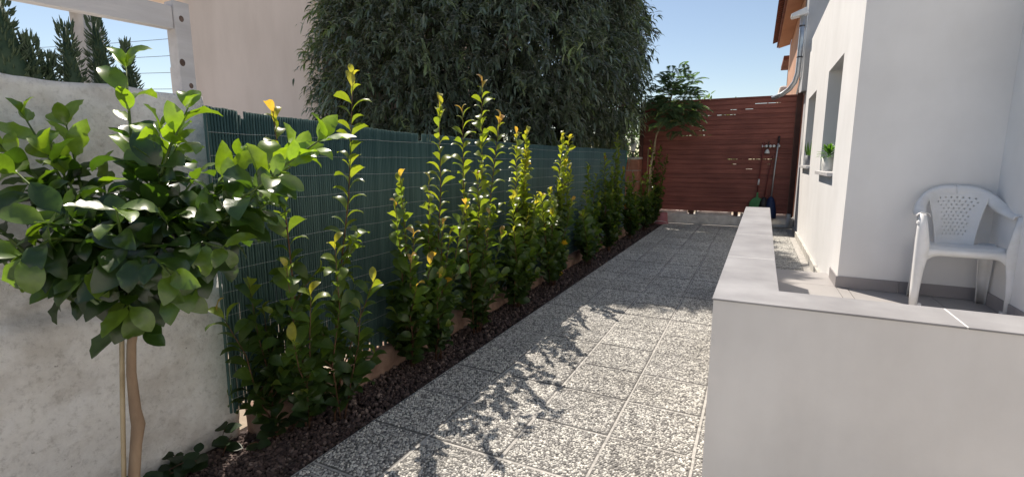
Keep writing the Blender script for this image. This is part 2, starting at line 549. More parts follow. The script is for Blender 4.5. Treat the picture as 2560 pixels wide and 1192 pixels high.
# ---- paved path: mortar bed > tiles > exposed pebbles
bed = MB()
box(bed, (-1.72, -3.0, -0.05), (0.745, 11.31, -0.0025))
pavement = tag(bed.build('pavement', M['mortar']), kind='structure')

def tile_mesh(w, d):
    pts = [(-w/2, -d/2, -.03), (w/2, -d/2, -.03), (w/2, d/2, -.03), (-w/2, d/2, -.03), (-w/2, -d/2, 0), (w/2, -d/2, 0), (w/2, d/2, 0), (-w/2, d/2, 0)]
    return bev_mesh('paving_tile', pts, M['tile_matrix'], 0.004, 1)

def pebble_mesh(w, d, seed):
    r = np.random.default_rng(seed)
    pitch = 0.0140
    P = []
    rows = int(d / (pitch * 0.87))
    for j in range(rows):
        n = int(w / pitch)
        for i in range(n):
            x = -w/2 + 0.008 + (w - 0.016) * (i + 0.5 * (j % 2) + 0.25) / n + r.normal(0, 0.0021)
            y = -d/2 + 0.008 + (d - 0.016) * (j + 0.5) / rows + r.normal(0, 0.0021)
            if abs(x) < w/2 - 0.004 and abs(y) < d/2 - 0.004 and r.random() > 0.06:
                P.append((x, y))
    P = np.array(P)
    n = len(P)
    s = r.uniform(0.0050, 0.0085, n)
    asp = r.uniform(0.75, 1.35, n)
    rot = r.uniform(0, math.pi, n)
    h = r.uniform(0.0028, 0.0062, n)
    k = 6
    th = np.arange(k) / k * 2 * math.pi
    V = np.zeros((n, 2 * k + 1, 3))
    for ring, (rr, zz) in enumerate(((1.0, -0.1), (0.72, 0.72))):
        wob = 1 + r.normal(0, 0.13, (n, k))
        lx = np.cos(th)[None] * s[:, None] * asp[:, None] * rr * wob
        ly = np.sin(th)[None] * s[:, None] / asp[:, None] * rr * wob
        V[:, ring * k:(ring + 1) * k, 0] = P[:, :1] + lx * np.cos(rot)[:, None] - ly * np.sin(rot)[:, None]
        V[:, ring * k:(ring + 1) * k, 1] = P[:, 1:] + lx * np.sin(rot)[:, None] + ly * np.cos(rot)[:, None]
        V[:, ring * k:(ring + 1) * k, 2] = h[:, None] * zz
    V[:, 2 * k, :2] = P + r.normal(0, 0.001, (n, 2))
    V[:, 2 * k, 2] = h
    F = []
    for i in range(k):
        F.append((i, (i + 1) % k, k + (i + 1) % k, k + i))
    T = [(k + i, k + (i + 1) % k, 2 * k) for i in range(k)]
    base = (np.arange(n) * (2 * k + 1))
    faces = []
    for f in F + T:
        faces.extend((base[:, None] + np.array(f)[None]).tolist())
    return MB().add(V.reshape(-1, 3), faces).mesh('pebble_facing', M['pebble'], True)

T_STD = tile_mesh(0.393, 0.3945)
T_BRD = tile_mesh(0.342, 0.3945)
PB_STD = [pebble_mesh(0.392, 0.394, 100 + i) for i in range(5)]
PB_BRD = [pebble_mesh(0.341, 0.394, 200 + i) for i in range(3)]
cols = [(-1.545, 1), (-1.167, 0), (-0.765, 0), (-0.365, 0), (0.035, 0), (0.435, 0)]
j0 = 2.225
for row in range(-5, 23):
    yc = j0 + 0.4 * row + 0.2
    if yc > 11.15: continue
    for xc, brd in cols:
        if xc > 0.3 and yc < 5.6: continue           # under the terrace
        t = link('paving_tile', T_BRD if brd else T_STD, pavement)
        z = R.uniform(-0.0025, 0.0015)
        t.location = (xc + R.uniform(-.0015, .0015), yc + R.uniform(-.0015, .0015), z)
        t.rotation_euler = (R.uniform(-.002, .002), R.uniform(-.002, .002), R.uniform(-.004, .004))
        pb = bpy.data.objects.new('pebble_facing', R.choice(PB_BRD if brd else PB_STD))
        COL.objects.link(pb)
        pb.parent = t
        pb['kind'] = 'stuff'
        if R.random() < 0.5: pb.rotation_euler = (0, 0, math.pi)

# ---- planting bed with gravel
b = MB()
nb = 60
vs, fs = [], []
xs = [-2.32, -2.2, -2.05, -1.9, -1.78, -1.722]
for j in range(nb + 1):
    y = -2.6 + 13.9 * j / nb
    for x in xs:
        vs.append((x, y, -0.035 + 0.02 * noise.noise((x * 5, y * 5, 0)) - (0.015 if x > -1.73 else 0)))
for j in range(nb):
    for i in range(len(xs) - 1):
        a = j * len(xs) + i
        fs.append((a, a + 1, a + 1 + len(xs), a + len(xs)))
b.add(vs, fs)
tag(b.build('garden_bed', M['soil'], None, True), kind='structure')

def gravel():
    n = 15000
    r = np.random.default_rng(5)
    u = r.random(n)
    y = 0.55 * (11.2 / 0.55) ** (u ** 0.9)
    x = r.uniform(-2.24, -1.728, n)
    z = -0.030 + 0.014 * r.random(n)
    s = r.uniform(0.006, 0.014, n) * (1 + 0.05 * y)
    t = (1 + 5 ** .5) / 2
    ico = np.array([(-1, t, 0), (1, t, 0), (-1, -t, 0), (1, -t, 0), (0, -1, t), (0, 1, t), (0, -1, -t), (0, 1, -t), (t, 0, -1), (t, 0, 1), (-t, 0, -1), (-t, 0, 1)]) / math.sqrt(1 + t * t)
    IF = np.array([(0, 11, 5), (0, 5, 1), (0, 1, 7), (0, 7, 10), (0, 10, 11), (1, 5, 9), (5, 11, 4), (11, 10, 2), (10, 7, 6), (7, 1, 8),
                   (3, 9, 4), (3, 4, 2), (3, 2, 6), (3, 6, 8), (3, 8, 9), (4, 9, 5), (2, 4, 11), (6, 2, 10), (8, 6, 7), (9, 8, 1)])
    V = ico[None] * (1 + r.normal(0, 0.18, (n, 12, 1)))
    ax = r.uniform(0.55, 1.3, (n, 1, 3))
    V = V * ax
    q = r.normal(size=(n, 4)); q /= np.linalg.norm(q, axis=1, keepdims=True)
    w, a, bq, c = q.T
    Rm = np.stack([np.stack([1-2*(bq*bq+c*c), 2*(a*bq-c*w), 2*(a*c+bq*w)], -1), np.stack([2*(a*bq+c*w), 1-2*(a*a+c*c), 2*(bq*c-a*w)], -1),
                   np.stack([2*(a*c-bq*w), 2*(bq*c+a*w), 1-2*(a*a+bq*bq)], -1)], 1)
    V = np.einsum('nij,nkj->nki', Rm, V) * s[:, None, None]
    V += np.stack([x, y, z], -1)[:, None]
    F = (np.arange(n)[:, None, None] * 12 + IF[None]).reshape(-1, 3)
    me = bpy.data.meshes.new('gravel')
    me.from_pydata(V.reshape(-1, 3).tolist(), [], F.tolist())
    me.materials.append(M['gravel'])
    tag(link('gravel', me), kind='stuff')
gravel()

# ================================================================== WHITE HOUSE AND TERRACE
HX, HY0, HY1, HZ, RX = 0.745, 5.27, 10.86, 3.50, 1.76
house = thing('white_house', (HX, HY0, 0), 'white rendered house with two deep windows along the path', 'house')
WIN = [(6.285, 7.50, 1.205, 2.46), (8.86, 10.11, 1.255, 2.41)]
REV = 0.24
wm = MB()
def quad(mb, a, b_, c, d):
    mb.add([a, b_, c, d], [(0, 1, 2, 3)])
ys = [HY0, WIN[0][0], WIN[0][1], WIN[1][0], WIN[1][1], HY1]
for i in range(5):
    y0, y1 = ys[i], ys[i + 1]
    if i in (1, 3):
        z0, z1 = WIN[(i - 1) // 2][2:]
        quad(wm, (HX, y0, 0), (HX, y0, z0), (HX, y1, z0), (HX, y1, 0))
        quad(wm, (HX, y0, z1), (HX, y0, HZ), (HX, y1, HZ), (HX, y1, z1))
        X2 = HX + REV
        quad(wm, (HX, y0, z0), (HX, y0, z1), (X2, y0, z1), (X2, y0, z0))
        quad(wm, (HX, y1, z0), (X2, y1, z0), (X2, y1, z1), (HX, y1, z1))
        quad(wm, (HX, y0, z0), (X2, y0, z0), (X2, y1, z0), (HX, y1, z0))
        quad(wm, (HX, y0, z1), (HX, y1, z1), (X2, y1, z1), (X2, y0, z1))
    else:
        quad(wm, (HX, y0, 0), (HX, y0, HZ), (HX, y1, HZ), (HX, y1, 0))
XB = 6.0
quad(wm, (HX, HY0, 0), (RX, HY0, 0), (RX, HY0, HZ), (HX, HY0, HZ))
quad(wm, (RX, -3.5, 0), (RX, -3.5, HZ), (RX, HY0, HZ), (RX, HY0, 0))
quad(wm, (RX, -3.5, 0), (XB, -3.5, 0), (XB, -3.5, HZ), (RX, -3.5, HZ))
quad(wm, (XB, -3.5, 0), (XB, HY1, 0), (XB, HY1, HZ), (XB, -3.5, HZ))
quad(wm, (HX, HY1, 0), (HX, HY1, HZ), (XB, HY1, HZ), (XB, HY1, 0))
quad(wm, (HX, HY0, HZ), (RX, HY0, HZ), (RX, HY1, HZ), (HX, HY1, HZ))
quad(wm, (RX, -3.5, HZ), (XB, -3.5, HZ), (XB, HY1, HZ), (RX, HY1, HZ))
wm.build('wall', M['white_wall'], house)
for (y0, y1, z0, z1) in WIN:
    X2 = HX + REV - 0.05
    fr = MB()
    fw = 0.055
    box(fr, (X2, y0, z0), (X2 + .045, y0 + fw, z1)); box(fr, (X2, y1 - fw, z0), (X2 + .045, y1, z1))
    box(fr, (X2, y0 + fw, z0 + .02), (X2 + .045, y1 - fw, z0 + fw + .02)); box(fr, (X2, y0 + fw, z1 - fw), (X2 + .045, y1 - fw, z1))
    ym = (y0 + y1) / 2
    box(fr, (X2 - .003, ym - .03, z0 + fw + .02), (X2 + .042, ym + .03, z1 - fw))
    fo = fr.build('window', M['frame'], house)
    for a, b2 in ((y0 + fw, ym - .03), (ym + .03, y1 - fw)):
        gl = MB(); box(gl, (X2 + .015, a, z0 + fw + .02), (X2 + .025, b2, z1 - fw)); gl.build('pane', M['glass'], fo)
    bev_box('sill', (HX - .05, y0 - .015, z0 - .02), (X2, y1 + .015, z0 + .022), M['sill'], fo, 0.004)
# low cement skirting along the path side of the house
sk = rough_slab(HX - .03, HX - .002, 5.93, 10.8, -.01, .10, .08, .006, 6)
sk.build('plinth', M['cement'], house)

# terrace
TZ, TY0, TY1 = 0.20, 1.93, 5.90
WI0, WI1 = 0.10, 0.155
tb = MB()
box(tb, (0.05, 1.80, -.05), (RX - .002, TY1 - .012, TZ - .012))
terrace = tag(tb.build('terrace_floor', M['grout'], None), kind='structure')
for i in range(-1, 3):
    x0, x1 = 0.23 + .6 * i, 0.83 + .6 * i
    for k in range(7):
        y1, y0 = TY1 - .6 * k, TY1 - .6 * (k + 1)
        a0, a1, b0, b1 = max(x0, 0.06) + .0025, min(x1, RX - .003) - .0025, max(y0, 1.81) + .0025, y1 - .0025
        if a1 - a0 < .03 or b1 - b0 < .03: continue
        if a0 > HX and b0 > HY0: continue
        if b1 > HY0 and a1 > HX:      # tiles cut round the house corner
            if a0 < HX - .05:
                bev_box('floor_tile', (a0, b0, TZ - .011), (HX - .002, b1, TZ), M['floor_tile'], terrace, .0015, 1)
                if b0 < HY0 - .05: bev_box('floor_tile', (HX + .002, b0, TZ - .011), (a1, HY0 - .002, TZ), M['floor_tile'], terrace, .0015, 1)
            elif b0 < HY0 - .05:
                bev_box('floor_tile', (a0, b0, TZ - .011), (a1, HY0 - .002, TZ), M['floor_tile'], terrace, .0015, 1)
            continue
        bev_box('floor_tile', (a0, b0, TZ - .011), (a1, b1, TZ), M['floor_tile'], terrace, .0015, 1)
# tile skirting round the foot of the house walls
for a, b2 in ((HX - .011, 1.20), (1.203, RX - .014)):
    bev_box('skirting_tile', (a, HY0 - .012, TZ + .001), (b2, HY0 - .001, TZ + .105), M['skirting'], terrace, .0015, 1)
bev_box('skirting_tile', (HX - .012, HY0 - .0, TZ + .001), (HX - .001, TY1 - .20, TZ + .105), M['skirting'], terrace, .0015, 1)
for k in range(6):
    bev_box('skirting_tile', (RX - .012, HY0 - .015 - .6 * (k + 1) + .003, TZ + .001), (RX - .001, HY0 - .015 - .6 * k, TZ + .105), M['skirting'], terrace, .0015, 1)

# low wall round the terrace
lw = thing('terrace_wall', (0, 1.8, 0), 'low white L-shaped terrace wall with grey coping slabs on top', 'wall')
CZ = 0.90
def lwx(y, outer):
    t = (y - 1.70) / (5.40 - 1.70)
    return (-0.100 + 0.040 * t) if outer else (0.098 + 0.055 * t)
wmb = MB()
YF, YB, YE = 1.705, 1.905, 5.40
e = 0.004
zt = CZ - .0065
base = [(lwx(YF, 1) + e, YF + e), (4.0, YF + e), (4.0, YB - e), (lwx(YB, 0) - e, YB - e), (lwx(YE, 0) - e, YE - e), (lwx(YE, 1) + e, YE - e)]
vs = [(x, y, -.05) for x, y in base] + [(x, y, zt) for x, y in base]
# the end beyond the frame stops at the house wall
vs = [(min(x, RX - .004), y, z) for x, y, z in vs]
fs = [tuple(range(6, 12)), tuple(reversed(range(6)))] + [(i, (i + 1) % 6, 6 + (i + 1) % 6, 6 + i) for i in range(6)]
wmb.add(vs, fs).build('wall_body', M['low_wall'], lw)
cuts = [1.705, 2.525, 3.35, 4.15, 4.95, 5.40]
bm = bmesh.new()
lo_ = [(lwx(YF, 1), YF), (.552, YF), (.552, YB), (lwx(YB, 0), YB), (lwx(2.5238, 0), 2.5238), (lwx(2.5238, 1), 2.5238)]
bot = [bm.verts.new((x, y, CZ - .006)) for x, y in lo_]
top = [bm.verts.new((x, y, CZ)) for x, y in lo_]
bm.faces.new(top); bm.faces.new(bot[::-1])
for i in range(6):
    bm.faces.new((bot[i], bot[(i + 1) % 6], top[(i + 1) % 6], top[i]))
bmesh.ops.bevel(bm, geom=list(bm.edges), offset=.0018, segments=2, affect='EDGES')
me = bpy.data.meshes.new('coping_slab'); bm.to_mesh(me); bm.free(); me.materials.append(M['coping'])
link('coping_slab', me, lw)
for i in range(1, 5):
    y0, y1 = cuts[i] + .0022, cuts[i + 1] - .0022
    pts = []
    for z in (CZ - .006, CZ):
        pts += [(lwx(y0, 1), y0, z), (lwx(y0, 0), y0, z), (lwx(y1, 0), y1, z), (lwx(y1, 1), y1, z)]
    link('coping_slab', bev_mesh('coping_slab', pts, M['coping'], .0018, 2), lw)
for x0, x1 in ((.555, 1.15), (1.153, RX - .005)):
    bev_box('coping_slab', (x0, YF, CZ - .006), (x1, YB, CZ), M['coping'], lw, .0018, 2)
for pos in (((.5535 - .0017), YF + .002), ):
    gj = MB(); box(gj, (.5515, YF + .003, CZ - .0055), (.5565, YB - .003, CZ - .0003)); gj.build('grout_joint', M['grout'], lw)
for y in cuts[1:-1]:
    gj = MB(); box(gj, (lwx(y, 1) + .003, y - .0035, CZ - .0055), (lwx(y, 0) - .003, y + .0035, CZ - .0003)); gj.build('grout_joint', M['grout'], lw)

# ================================================================== PLASTIC CHAIR
def chair(loc, rz):
    t = thing('plastic_chair', loc, 'white plastic garden armchair with a pierced back on the terrace', 'chair')
    X = Matrix.Translation(loc) @ Matrix.Rotation(rz, 4, 'Z')
    def W(vs): return [X @ Vector(v) for v in vs]
    def finish(vs, fs, name, th=0.005, smooth=True, parent=t, sub=0):
        mb = MB().add(W(vs), fs)
        o = mb.build(name, M['white_plastic'], parent, smooth)
        md = o.modifiers.new('thick', 'SOLIDIFY'); md.thickness = th; md.offset = 0
        if sub:
            sm = o.modifiers.new('smooth', 'SUBSURF'); sm.levels = sub; sm.render_levels = sub
        return o
    # backrest: curved panel with a staggered field of small holes
    NU, NV = 40, 44
    vs, fs = [], []
    def bp(u, v):
        tt = v
        hw = 0.125 + 0.075 * tt ** 1.6
        z = 0.475 + 0.435 * tt
        x = hw * u
        y = 0.155 + 0.075 * tt - 0.055 * u * u * (0.6 + .4 * tt)
        z -= 0.020 * u * u * tt
        return (x, y, z)
    for j in range(NV + 1):
        for i in range(NU + 1):
            vs.append(bp(-1 + 2 * i / NU, j / NV))
    for j in range(NV):
        for i in range(NU):
            rr, q = divmod(j - 8, 3)
            hole = False
            if 8 <= j < 40 and q in (0,):
                off = 0 if rr % 2 == 0 else 2
                lim = 8 if rr < 8 else 5
                if lim <= i < NU - lim and (i - off) % 4 == 0:
                    hole = True
            if not hole:
                a = j * (NU + 1) + i
                fs.append((a, a + 1, a + NU + 2, a + NU + 1))
    finish(vs, fs, 'backrest', 0.006)
    # arms: one swept lipped band each side, meeting over the back
    key = [(0.0, .232, .925, 0.0), (.10, .222, .920, .05), (.19, .185, .885, .2), (.255, .115, .825, .5), (.295, .02, .765, .85), (.307, -.08, .735, 1), (.305, -.175, .733, 1)]
    def cr(t_):
        n = len(key) - 1
        i = min(int(t_ * n), n - 1); f = t_ * n - i
        P = [np.array(key[max(0, min(n, k))]) for k in (i - 1, i, i + 1, i + 2)]
        return .5 * (2 * P[1] + (P[2] - P[0]) * f + (2 * P[0] - 5 * P[1] + 4 * P[2] - P[3]) * f ** 2 + (3 * P[1] - P[0] - 3 * P[2] + P[3]) * f ** 3)
    for s in (-1, 1):
        vs, fs = [], []
        N = 28
        prof = [(-.014, -.022), (0.0, 0.0), (.014, .008), (.046, .006), (.062, -.002), (.070, -.022)]   # (across, up)
        for k in range(N + 1):
            x, y, z, b_ = cr(k / N)
            b_ = min(1, max(0, b_))
            wdt = 1.0 if b_ > .5 else 1.25 - .25 * b_ * 2
            across = Vector((-b_, 0, -(1 - b_))).normalized()
            up = Vector((0, -(1 - b_), b_)).normalized()
            for pa, pu in prof:
                q = Vector((x, y, z + .012)) + across * (pa * wdt) + up * pu
                vs.append((q.x * s, q.y, q.z))
        m_ = len(prof)
        for k in range(N):
            for i in range(m_ - 1):
                q = (k * m_ + i, k * m_ + i + 1, (k + 1) * m_ + i + 1, (k + 1) * m_ + i)
                fs.append(q if s > 0 else q[::-1])
        finish(vs, fs, 'armrest', 0.006)
    # seat with rolled front edge
    vs, fs = [], []
    NS, ND = 14, 16
    for j in range(ND + 1):
        v = j / ND
        y = -.20 + .385 * v
        hw = .245 - .07 * max(0, (v - .35)) / .65
        for i in range(NS + 1):
            u = -1 + 2 * i / NS
            z = .500 - .022 * (1 - u * u) * (1 - abs(v - .5)) - .014 * v
            if v < .12: z -= .05 * (1 - v / .12) ** 2
            vs.append((hw * u, y + (.02 * u * u if v < .15 else 0), z))
    for j in range(ND):
        for i in range(NS):
            a = j * (NS + 1) + i
            fs.append((a, a + 1, a + NS + 2, a + NS + 1))
    seat = finish(vs, fs, 'seat', 0.008)
    # front apron: arch between the front legs
    vs, fs = [], []
    NA = 24
    for i in range(NA + 1):
        u = -1 + 2 * i / NA
        x = .262 * u
        zt_ = .478
        zb = .425 - max(0, (abs(u) - .55) / .45) ** 2.6 * .10
        vs += [(x, -.205 + .018 * u * u, zt_), (x, -.209 + .018 * u * u, (zt_ + zb) / 2), (x, -.203 + .018 * u * u, zb)]
    for i in range(NA):
        for k in (0, 1):
            a = i * 3 + k
            fs.append((a, a + 3, a + 4, a + 1))
    finish(vs, fs, 'apron', 0.007, parent=t)
    # front legs: L-section, straight outer edge, tapering inner edge
    for s in (-1, 1):
        vs, fs = [], []
        rows = [(.745, .302, .262, -.185), (.62, .303, .240, -.197), (.50, .303, .222, -.200), (.42, .302, .222, -.200), (.30, .300, .240, -.203), (.15, .298, .250, -.206), (.0, .296, .255, -.210)]
        for z, xo, xi, y in rows:
            dpt = .075 if z > .45 else .035 + .04 * z / .45
            xm = (xo + xi) / 2
            for q in ((xi, y + .012), (xi + .006, y), (xm, y - .005), (xo - .008, y), (xo, y + .010), (xo + .002, y + dpt)):
                vs.append((q[0] * s, q[1], z))
        for k in range(len(rows) - 1):
            for i in range(5):
                q = (k * 6 + i, k * 6 + i + 1, (k + 1) * 6 + i + 1, (k + 1) * 6 + i)
                fs.append(q if s < 0 else q[::-1])
        lg = finish(vs, fs, 'leg', 0.006)
        # the moulded foot and stacking lug on the outer edge
        mb = MB(); box(mb, (0.262 * s - .02, -.205, .001), (0.262 * s + .035 * (1 if s > 0 else 1), -.16, .03))
        mb.v = [np.array([tuple(X @ Vector(q)) for q in mb.v[0]])]
        mb.build('foot', M['white_plastic'], lg)
        mb = MB(); box(mb, (.306 * s - .008, -.19, .665), (.306 * s + .008, -.15, .685))
        mb.v = [np.array([tuple(X @ Vector(q)) for q in mb.v[0]])]
        mb.build('lug', M['white_plastic'], lg)
    for s in (-1, 1):
        vs, fs = [], []
        rows = [(.50, .150, .250, .14), (.40, .158, .248, .15), (.2, .178, .248, .165), (0, .195, .252, .185)]
        for z, xi, xo, y in rows:
            for q in ((xi, y - .03), (xi + .004, y), (xo - .004, y), (xo, y - .035)):
                vs.append((q[0] * s, q[1], z))
        for k in range(len(rows) - 1):
            for i in range(3):
                fs.append((k * 4 + i, k * 4 + i + 1, (k + 1) * 4 + i + 1, (k + 1) * 4 + i))
        finish(vs, fs, 'leg', 0.006)
    return t
chair((1.487, 4.99, TZ + .001), math.radians(-2))

# ================================================================== LEFT: OLD STUCCO WALL, PERGOLA, CACTI
def wall_fn(p, q):
    low = max(0.0, min(1.0, (0.80 + .03 * noise.noise(Vector((p.y * 3, 0, 0))) - p.z) / 0.05))
    q = Vector(q)
    if p.x > -2.4: q.x += 0.040 * low + 0.006 * noise.noise(p * 16)
    if p.z > 1.6: q.z += 0.02 * noise.noise(Vector((p.y * 2.2, 3, p.x * 3)))
    if p.y > 1.40: q.y += 0.025 * noise.noise(Vector((0, 1, p.z * 4)))
    return q
sw = rough_slab(-2.56, -2.31, -3.0, 1.45, -0.06, 1.64, 0.022, 0.010, 5.5, wall_fn)
tag(sw.build('stucco_wall', M['stucco'], None, True), 'old uneven white stucco garden wall behind the lemon tree', 'wall')

pg = thing('pergola', (-2.45, 1.45, 1.6), 'weathered white timber pergola frame standing above the stucco wall', 'pergola')
bev_box('post', (-2.485, 1.425, 1.58), (-2.415, 1.495, 2.07), M['weathered_paint'], pg, .004)
bev_box('post', (-3.68, 1.57, -.05), (-3.53, 1.66, 2.22), M['weathered_paint'], pg, .004)
pb_ = [(-2.475, -2.6, 1.80), (-2.425, -2.6, 1.80), (-2.425, 1.424, 1.945), (-2.475, 1.424, 1.945), (-2.475, -2.6, 1.92), (-2.425, -2.6, 1.92), (-2.425, 1.424, 2.045), (-2.475, 1.424, 2.045)]
link('beam', bev_mesh('beam', pb_, M['weathered_paint'], .004), pg)
link('beam', bev_mesh('beam', [(-3.67, -2.6, 2.10), (-3.55, -2.6, 2.10), (-3.55, 1.66, 2.221), (-3.67, 1.66, 2.221), (-3.67, -2.6, 2.2), (-3.55, -2.6, 2.2), (-3.55, 1.66, 2.34), (-3.67, 1.66, 2.34)], M['weathered_paint'], .004), pg)
for (y, z, r_) in ((1.455, 1.995, .011), (1.44, 1.80, .013), (1.47, 1.70, .010)):
    k = MB()
    lathe(k, [(r_, 0), (r_ * .8, .002), (.0005, .003)], (0, 0, 0), 10)
    k.v = [np.stack([v[:, 2] + (-2.415), v[:, 0] + y, v[:, 1] * 1.3 + z], -1) for v in k.v]
    k.build('knot', M['knot'], pg)

def cactus(name, x, y, h, r_, label, side=None, seed=0):
    rr = random.Random(seed)
    c = thing('needle_cactus', (x, y, -.05), label, 'cactus', 'needle cacti behind the stucco wall')
    cols_ = [(x, y, h, r_ * 1.2)] + [(a, b2, c2, d2 * 1.2) for a, b2, c2, d2 in (side or [])]
    for (cx, cy, ch, cr_) in cols_:
        st = MB()
        n = 14
        pts = [(cx + .012 * math.sin(i * .8 + seed), cy + .01 * math.cos(i * 1.1), -.05 + (ch + .05) * i / n) for i in range(n + 1)]
        rad = [cr_ * (1 + .08 * math.sin(i * 2.3)) * (1 if i < n - 2 else (.85 if i == n - 2 else .6 if i == n - 1 else .15)) for i in range(n + 1)]
        tube(st, pts, rad, 12)
        so = st.build('stem', M['cactus'], c, True)
        sp = MB()
        z = ch * .55
        while z < ch + .02:
            f = z / ch
            i = min(n - 1, int(f * n)) if f < 1 else n - 1
            p0 = Vector(pts[i]).lerp(Vector(pts[i + 1]), f * n - i) if f < 1 else Vector(pts[n])
            rr_ = rad[i]
            for k in range(11):
                a = rr.uniform(0, 2 * math.pi)
                d = Vector((math.cos(a), math.sin(a), rr.uniform(.35, .9))).normalized()
                if f > .97: d = Vector((math.cos(a) * .5, math.sin(a) * .5, 1)).normalized()
                p = p0 + Vector((math.cos(a), math.sin(a), 0)) * rr_ * .9 + Vector((0, 0, rr.uniform(-.008, .008)))
                L = rr.uniform(.022, .042)
                mid = p + d * L * .55
                tip = p + d * L + Vector((0, 0, L * .25))
                tube(sp, [p, mid, tip], [.0035, .0035, .0008], 4, False)
            z += .013
        o = sp.build('needles', M['spine'], so)
        o['kind'] = 'stuff'
    return c
cactus('c', -3.2, 1.105, 2.11, .062, 'thick dark needle cactus at the left edge of the picture', [(-3.17, 1.19, 1.92, .036)], 1)
cactus('c', -3.2, 1.345, 2.02, .040, 'needle cactus column with a short side arm, left of the pergola post', [(-3.2, 1.262, 1.86, .030)], 2)
cactus('c', -3.2, 1.475, 2.08, .042, 'tallest needle cactus, standing directly in front of the grey pergola post', None, 3)
cactus('c', -3.2, 1.61, 1.985, .022, 'thin needle cactus tip showing above the topmost lemon leaves', None, 4)
cactus('c', -3.22, 1.23, 1.80, .035, 'short needle cactus barely rising over the wall top', None, 5)

# power lines far behind
for k in range(5):
    w = MB()
    pts = []
    for i in range(13):
        s = i / 12
        x = -34 + 20 * s
        pts.append((x, 10.5, 6.6 - .55 * k - 2.2 * s * .62 + .4 * ((s - .5) ** 2 - .25)))
    tube(w, pts, .009, 5)
    tag(w.build('power_line', M['dark_metal']), ('topmost', 'second highest', 'middle', 'second lowest', 'lowest')[k] + ' of the thin parallel power lines crossing the sky behind the cacti', 'cable', 'parallel power lines')

# ================================================================== SCREEN AND PLINTH
pl = rough_slab(-2.235, -2.085, 1.47, 11.0, -.06, .135, .06, .010, 5, lambda p, q: Vector((q.x, q.y, q.z + (.05 * noise.noise(Vector((p.y * 1.3, 5, 0))) if p.z > .1 else 0))))
tag(pl.build('plinth_wall', M['plinth'], None, True), 'low rough terracotta plinth wall under the green reed screen', 'wall')

scr = thing('reed_screen', (-2.15, 1.35, .1), 'dark green plastic reed screen fence running along the planting bed', 'fence')
def top_z(y):
    return float(np.interp(y, [1.3, 2, 3.07, 4.5, 6.5, 8.9, 9.4], [1.585, 1.56, 1.538, 1.52, 1.53, 1.55, 1.54])) + .012 * noise.noise(Vector((y * 1.7, 0, 0)))
def bot_z(y):
    return float(np.interp(y, [1.3, 2, 2.6, 4.5, 9], [.175, .165, .12, .11, .15]))
def scr_x(y, z):
    return -2.15 + .018 * noise.noise(Vector((y * .9, z * .4, 2))) + (0.008 * math.sin(y * 2.1))
rm = MB()
y = 1.345
rr = random.Random(3)
prev_gap = True
while y < 9.05:
    w_ = .0063
    zt_ = top_z(y) + rr.uniform(-.002, .002)
    if rr.random() < .004: zt_ -= rr.uniform(.01, .05)
    if abs(y - 1.515) < .012: zt_ -= .045 - 2.5 * abs(y - 1.515)
    if abs(y - 2.87) < .018 or abs(y - 2.97) < .028 and int(y * 83) % 2: zt_ -= .05
    zb = bot_z(y) + rr.uniform(-.02, .03)
    if y < 2.3 and rr.random() < .25: zb += rr.uniform(0, .06)
    th_ = (0, 36, 72, 108, 144, 180)
    vs = []
    lev = [zb, zb + (zt_ - zb) * .33, zb + (zt_ - zb) * .66, zt_]
    lean = rr.uniform(-.0015, .0015) + (rr.uniform(-.003, .003) if y < 2.2 else 0)
    for li, z in enumerate(lev):
        yy = y + lean * (1 - li / 3)
        x0 = scr_x(y, z)
        for a in (-100, -50, 0, 50, 100, 180):
            vs.append((x0 + w_ * math.cos(math.radians(a)), yy + w_ * math.sin(math.radians(a)), z))
    fs = []
    for li in range(3):
        for k in range(6):
            fs.append((li * 6 + k, li * 6 + (k + 1) % 6, (li + 1) * 6 + (k + 1) % 6, (li + 1) * 6 + k))
    fs.append(tuple(range(18, 24)))
    rm.add(vs, fs)
    gap = .0145
    if not ((y < 2.5 and rr.random() < .10) or rr.random() < .01):
        yb, zb2, zt2 = y + gap / 2, zb + rr.uniform(0, .03), zt_ - .006
        vs = []
        for z in (zb2, (zb2 + zt2) / 2, zt2):
            x0 = scr_x(yb, z) - .0055
            vs += [(x0 + .002, yb - .0045, z), (x0 + .002, yb + .0045, z), (x0 - .003, yb + .0045, z), (x0 - .003, yb - .0045, z)]
        rm.add(vs, [(k * 4 + i, k * 4 + (i + 1) % 4, k * 4 + 4 + (i + 1) % 4, k * 4 + 4 + i) for k in (0, 1) for i in range(4)])
    y += gap
o = rm.build('reeds', M['reed'], scr, True)
o['kind'] = 'stuff'
for k in range(13):
    w = MB()
    pts = []
    for i in range(90):
        y = 1.35 + 7.6 * (i / 89) ** 1.5
        z = .24 + .103 * k + .010 * noise.noise(Vector((y * .8, k * 3.1, 0))) + .004 * noise.noise(Vector((y * 6, k * 7.3, 0)))
        if z > top_z(y) - .02: z = top_z(y) - .02
        pts.append((scr_x(y, z) + .0068, y, z))
    tube(w, pts, .0011, 4)
    w.build('wire', M['wire'], scr)

# ================================================================== HOUSES BEHIND
bh = thing('beige_house', (-10.6, 6.5, 0), 'large plain beige rendered house wall behind the green screen', 'house')
w = MB(); box(w, (-10.68, 6.5, -.06), (-6.9, 12, 7.0)); w.build('wall', M['beige'], bh)
bev_box('eave', (-11.75, 6.3, 4.66), (-10.6, 9, 4.86), M['beige'], bh, .02)
w = MB(); box(w, (-10.9, 6.52, 4.4), (-10.684, 9, 4.655)); w.build('cornice', M['beige'], bh)
bev_box('annex', (-11.55, 6.6, -.06), (-10.684, 8.2, 3.36), M['beige'], bh, .03)

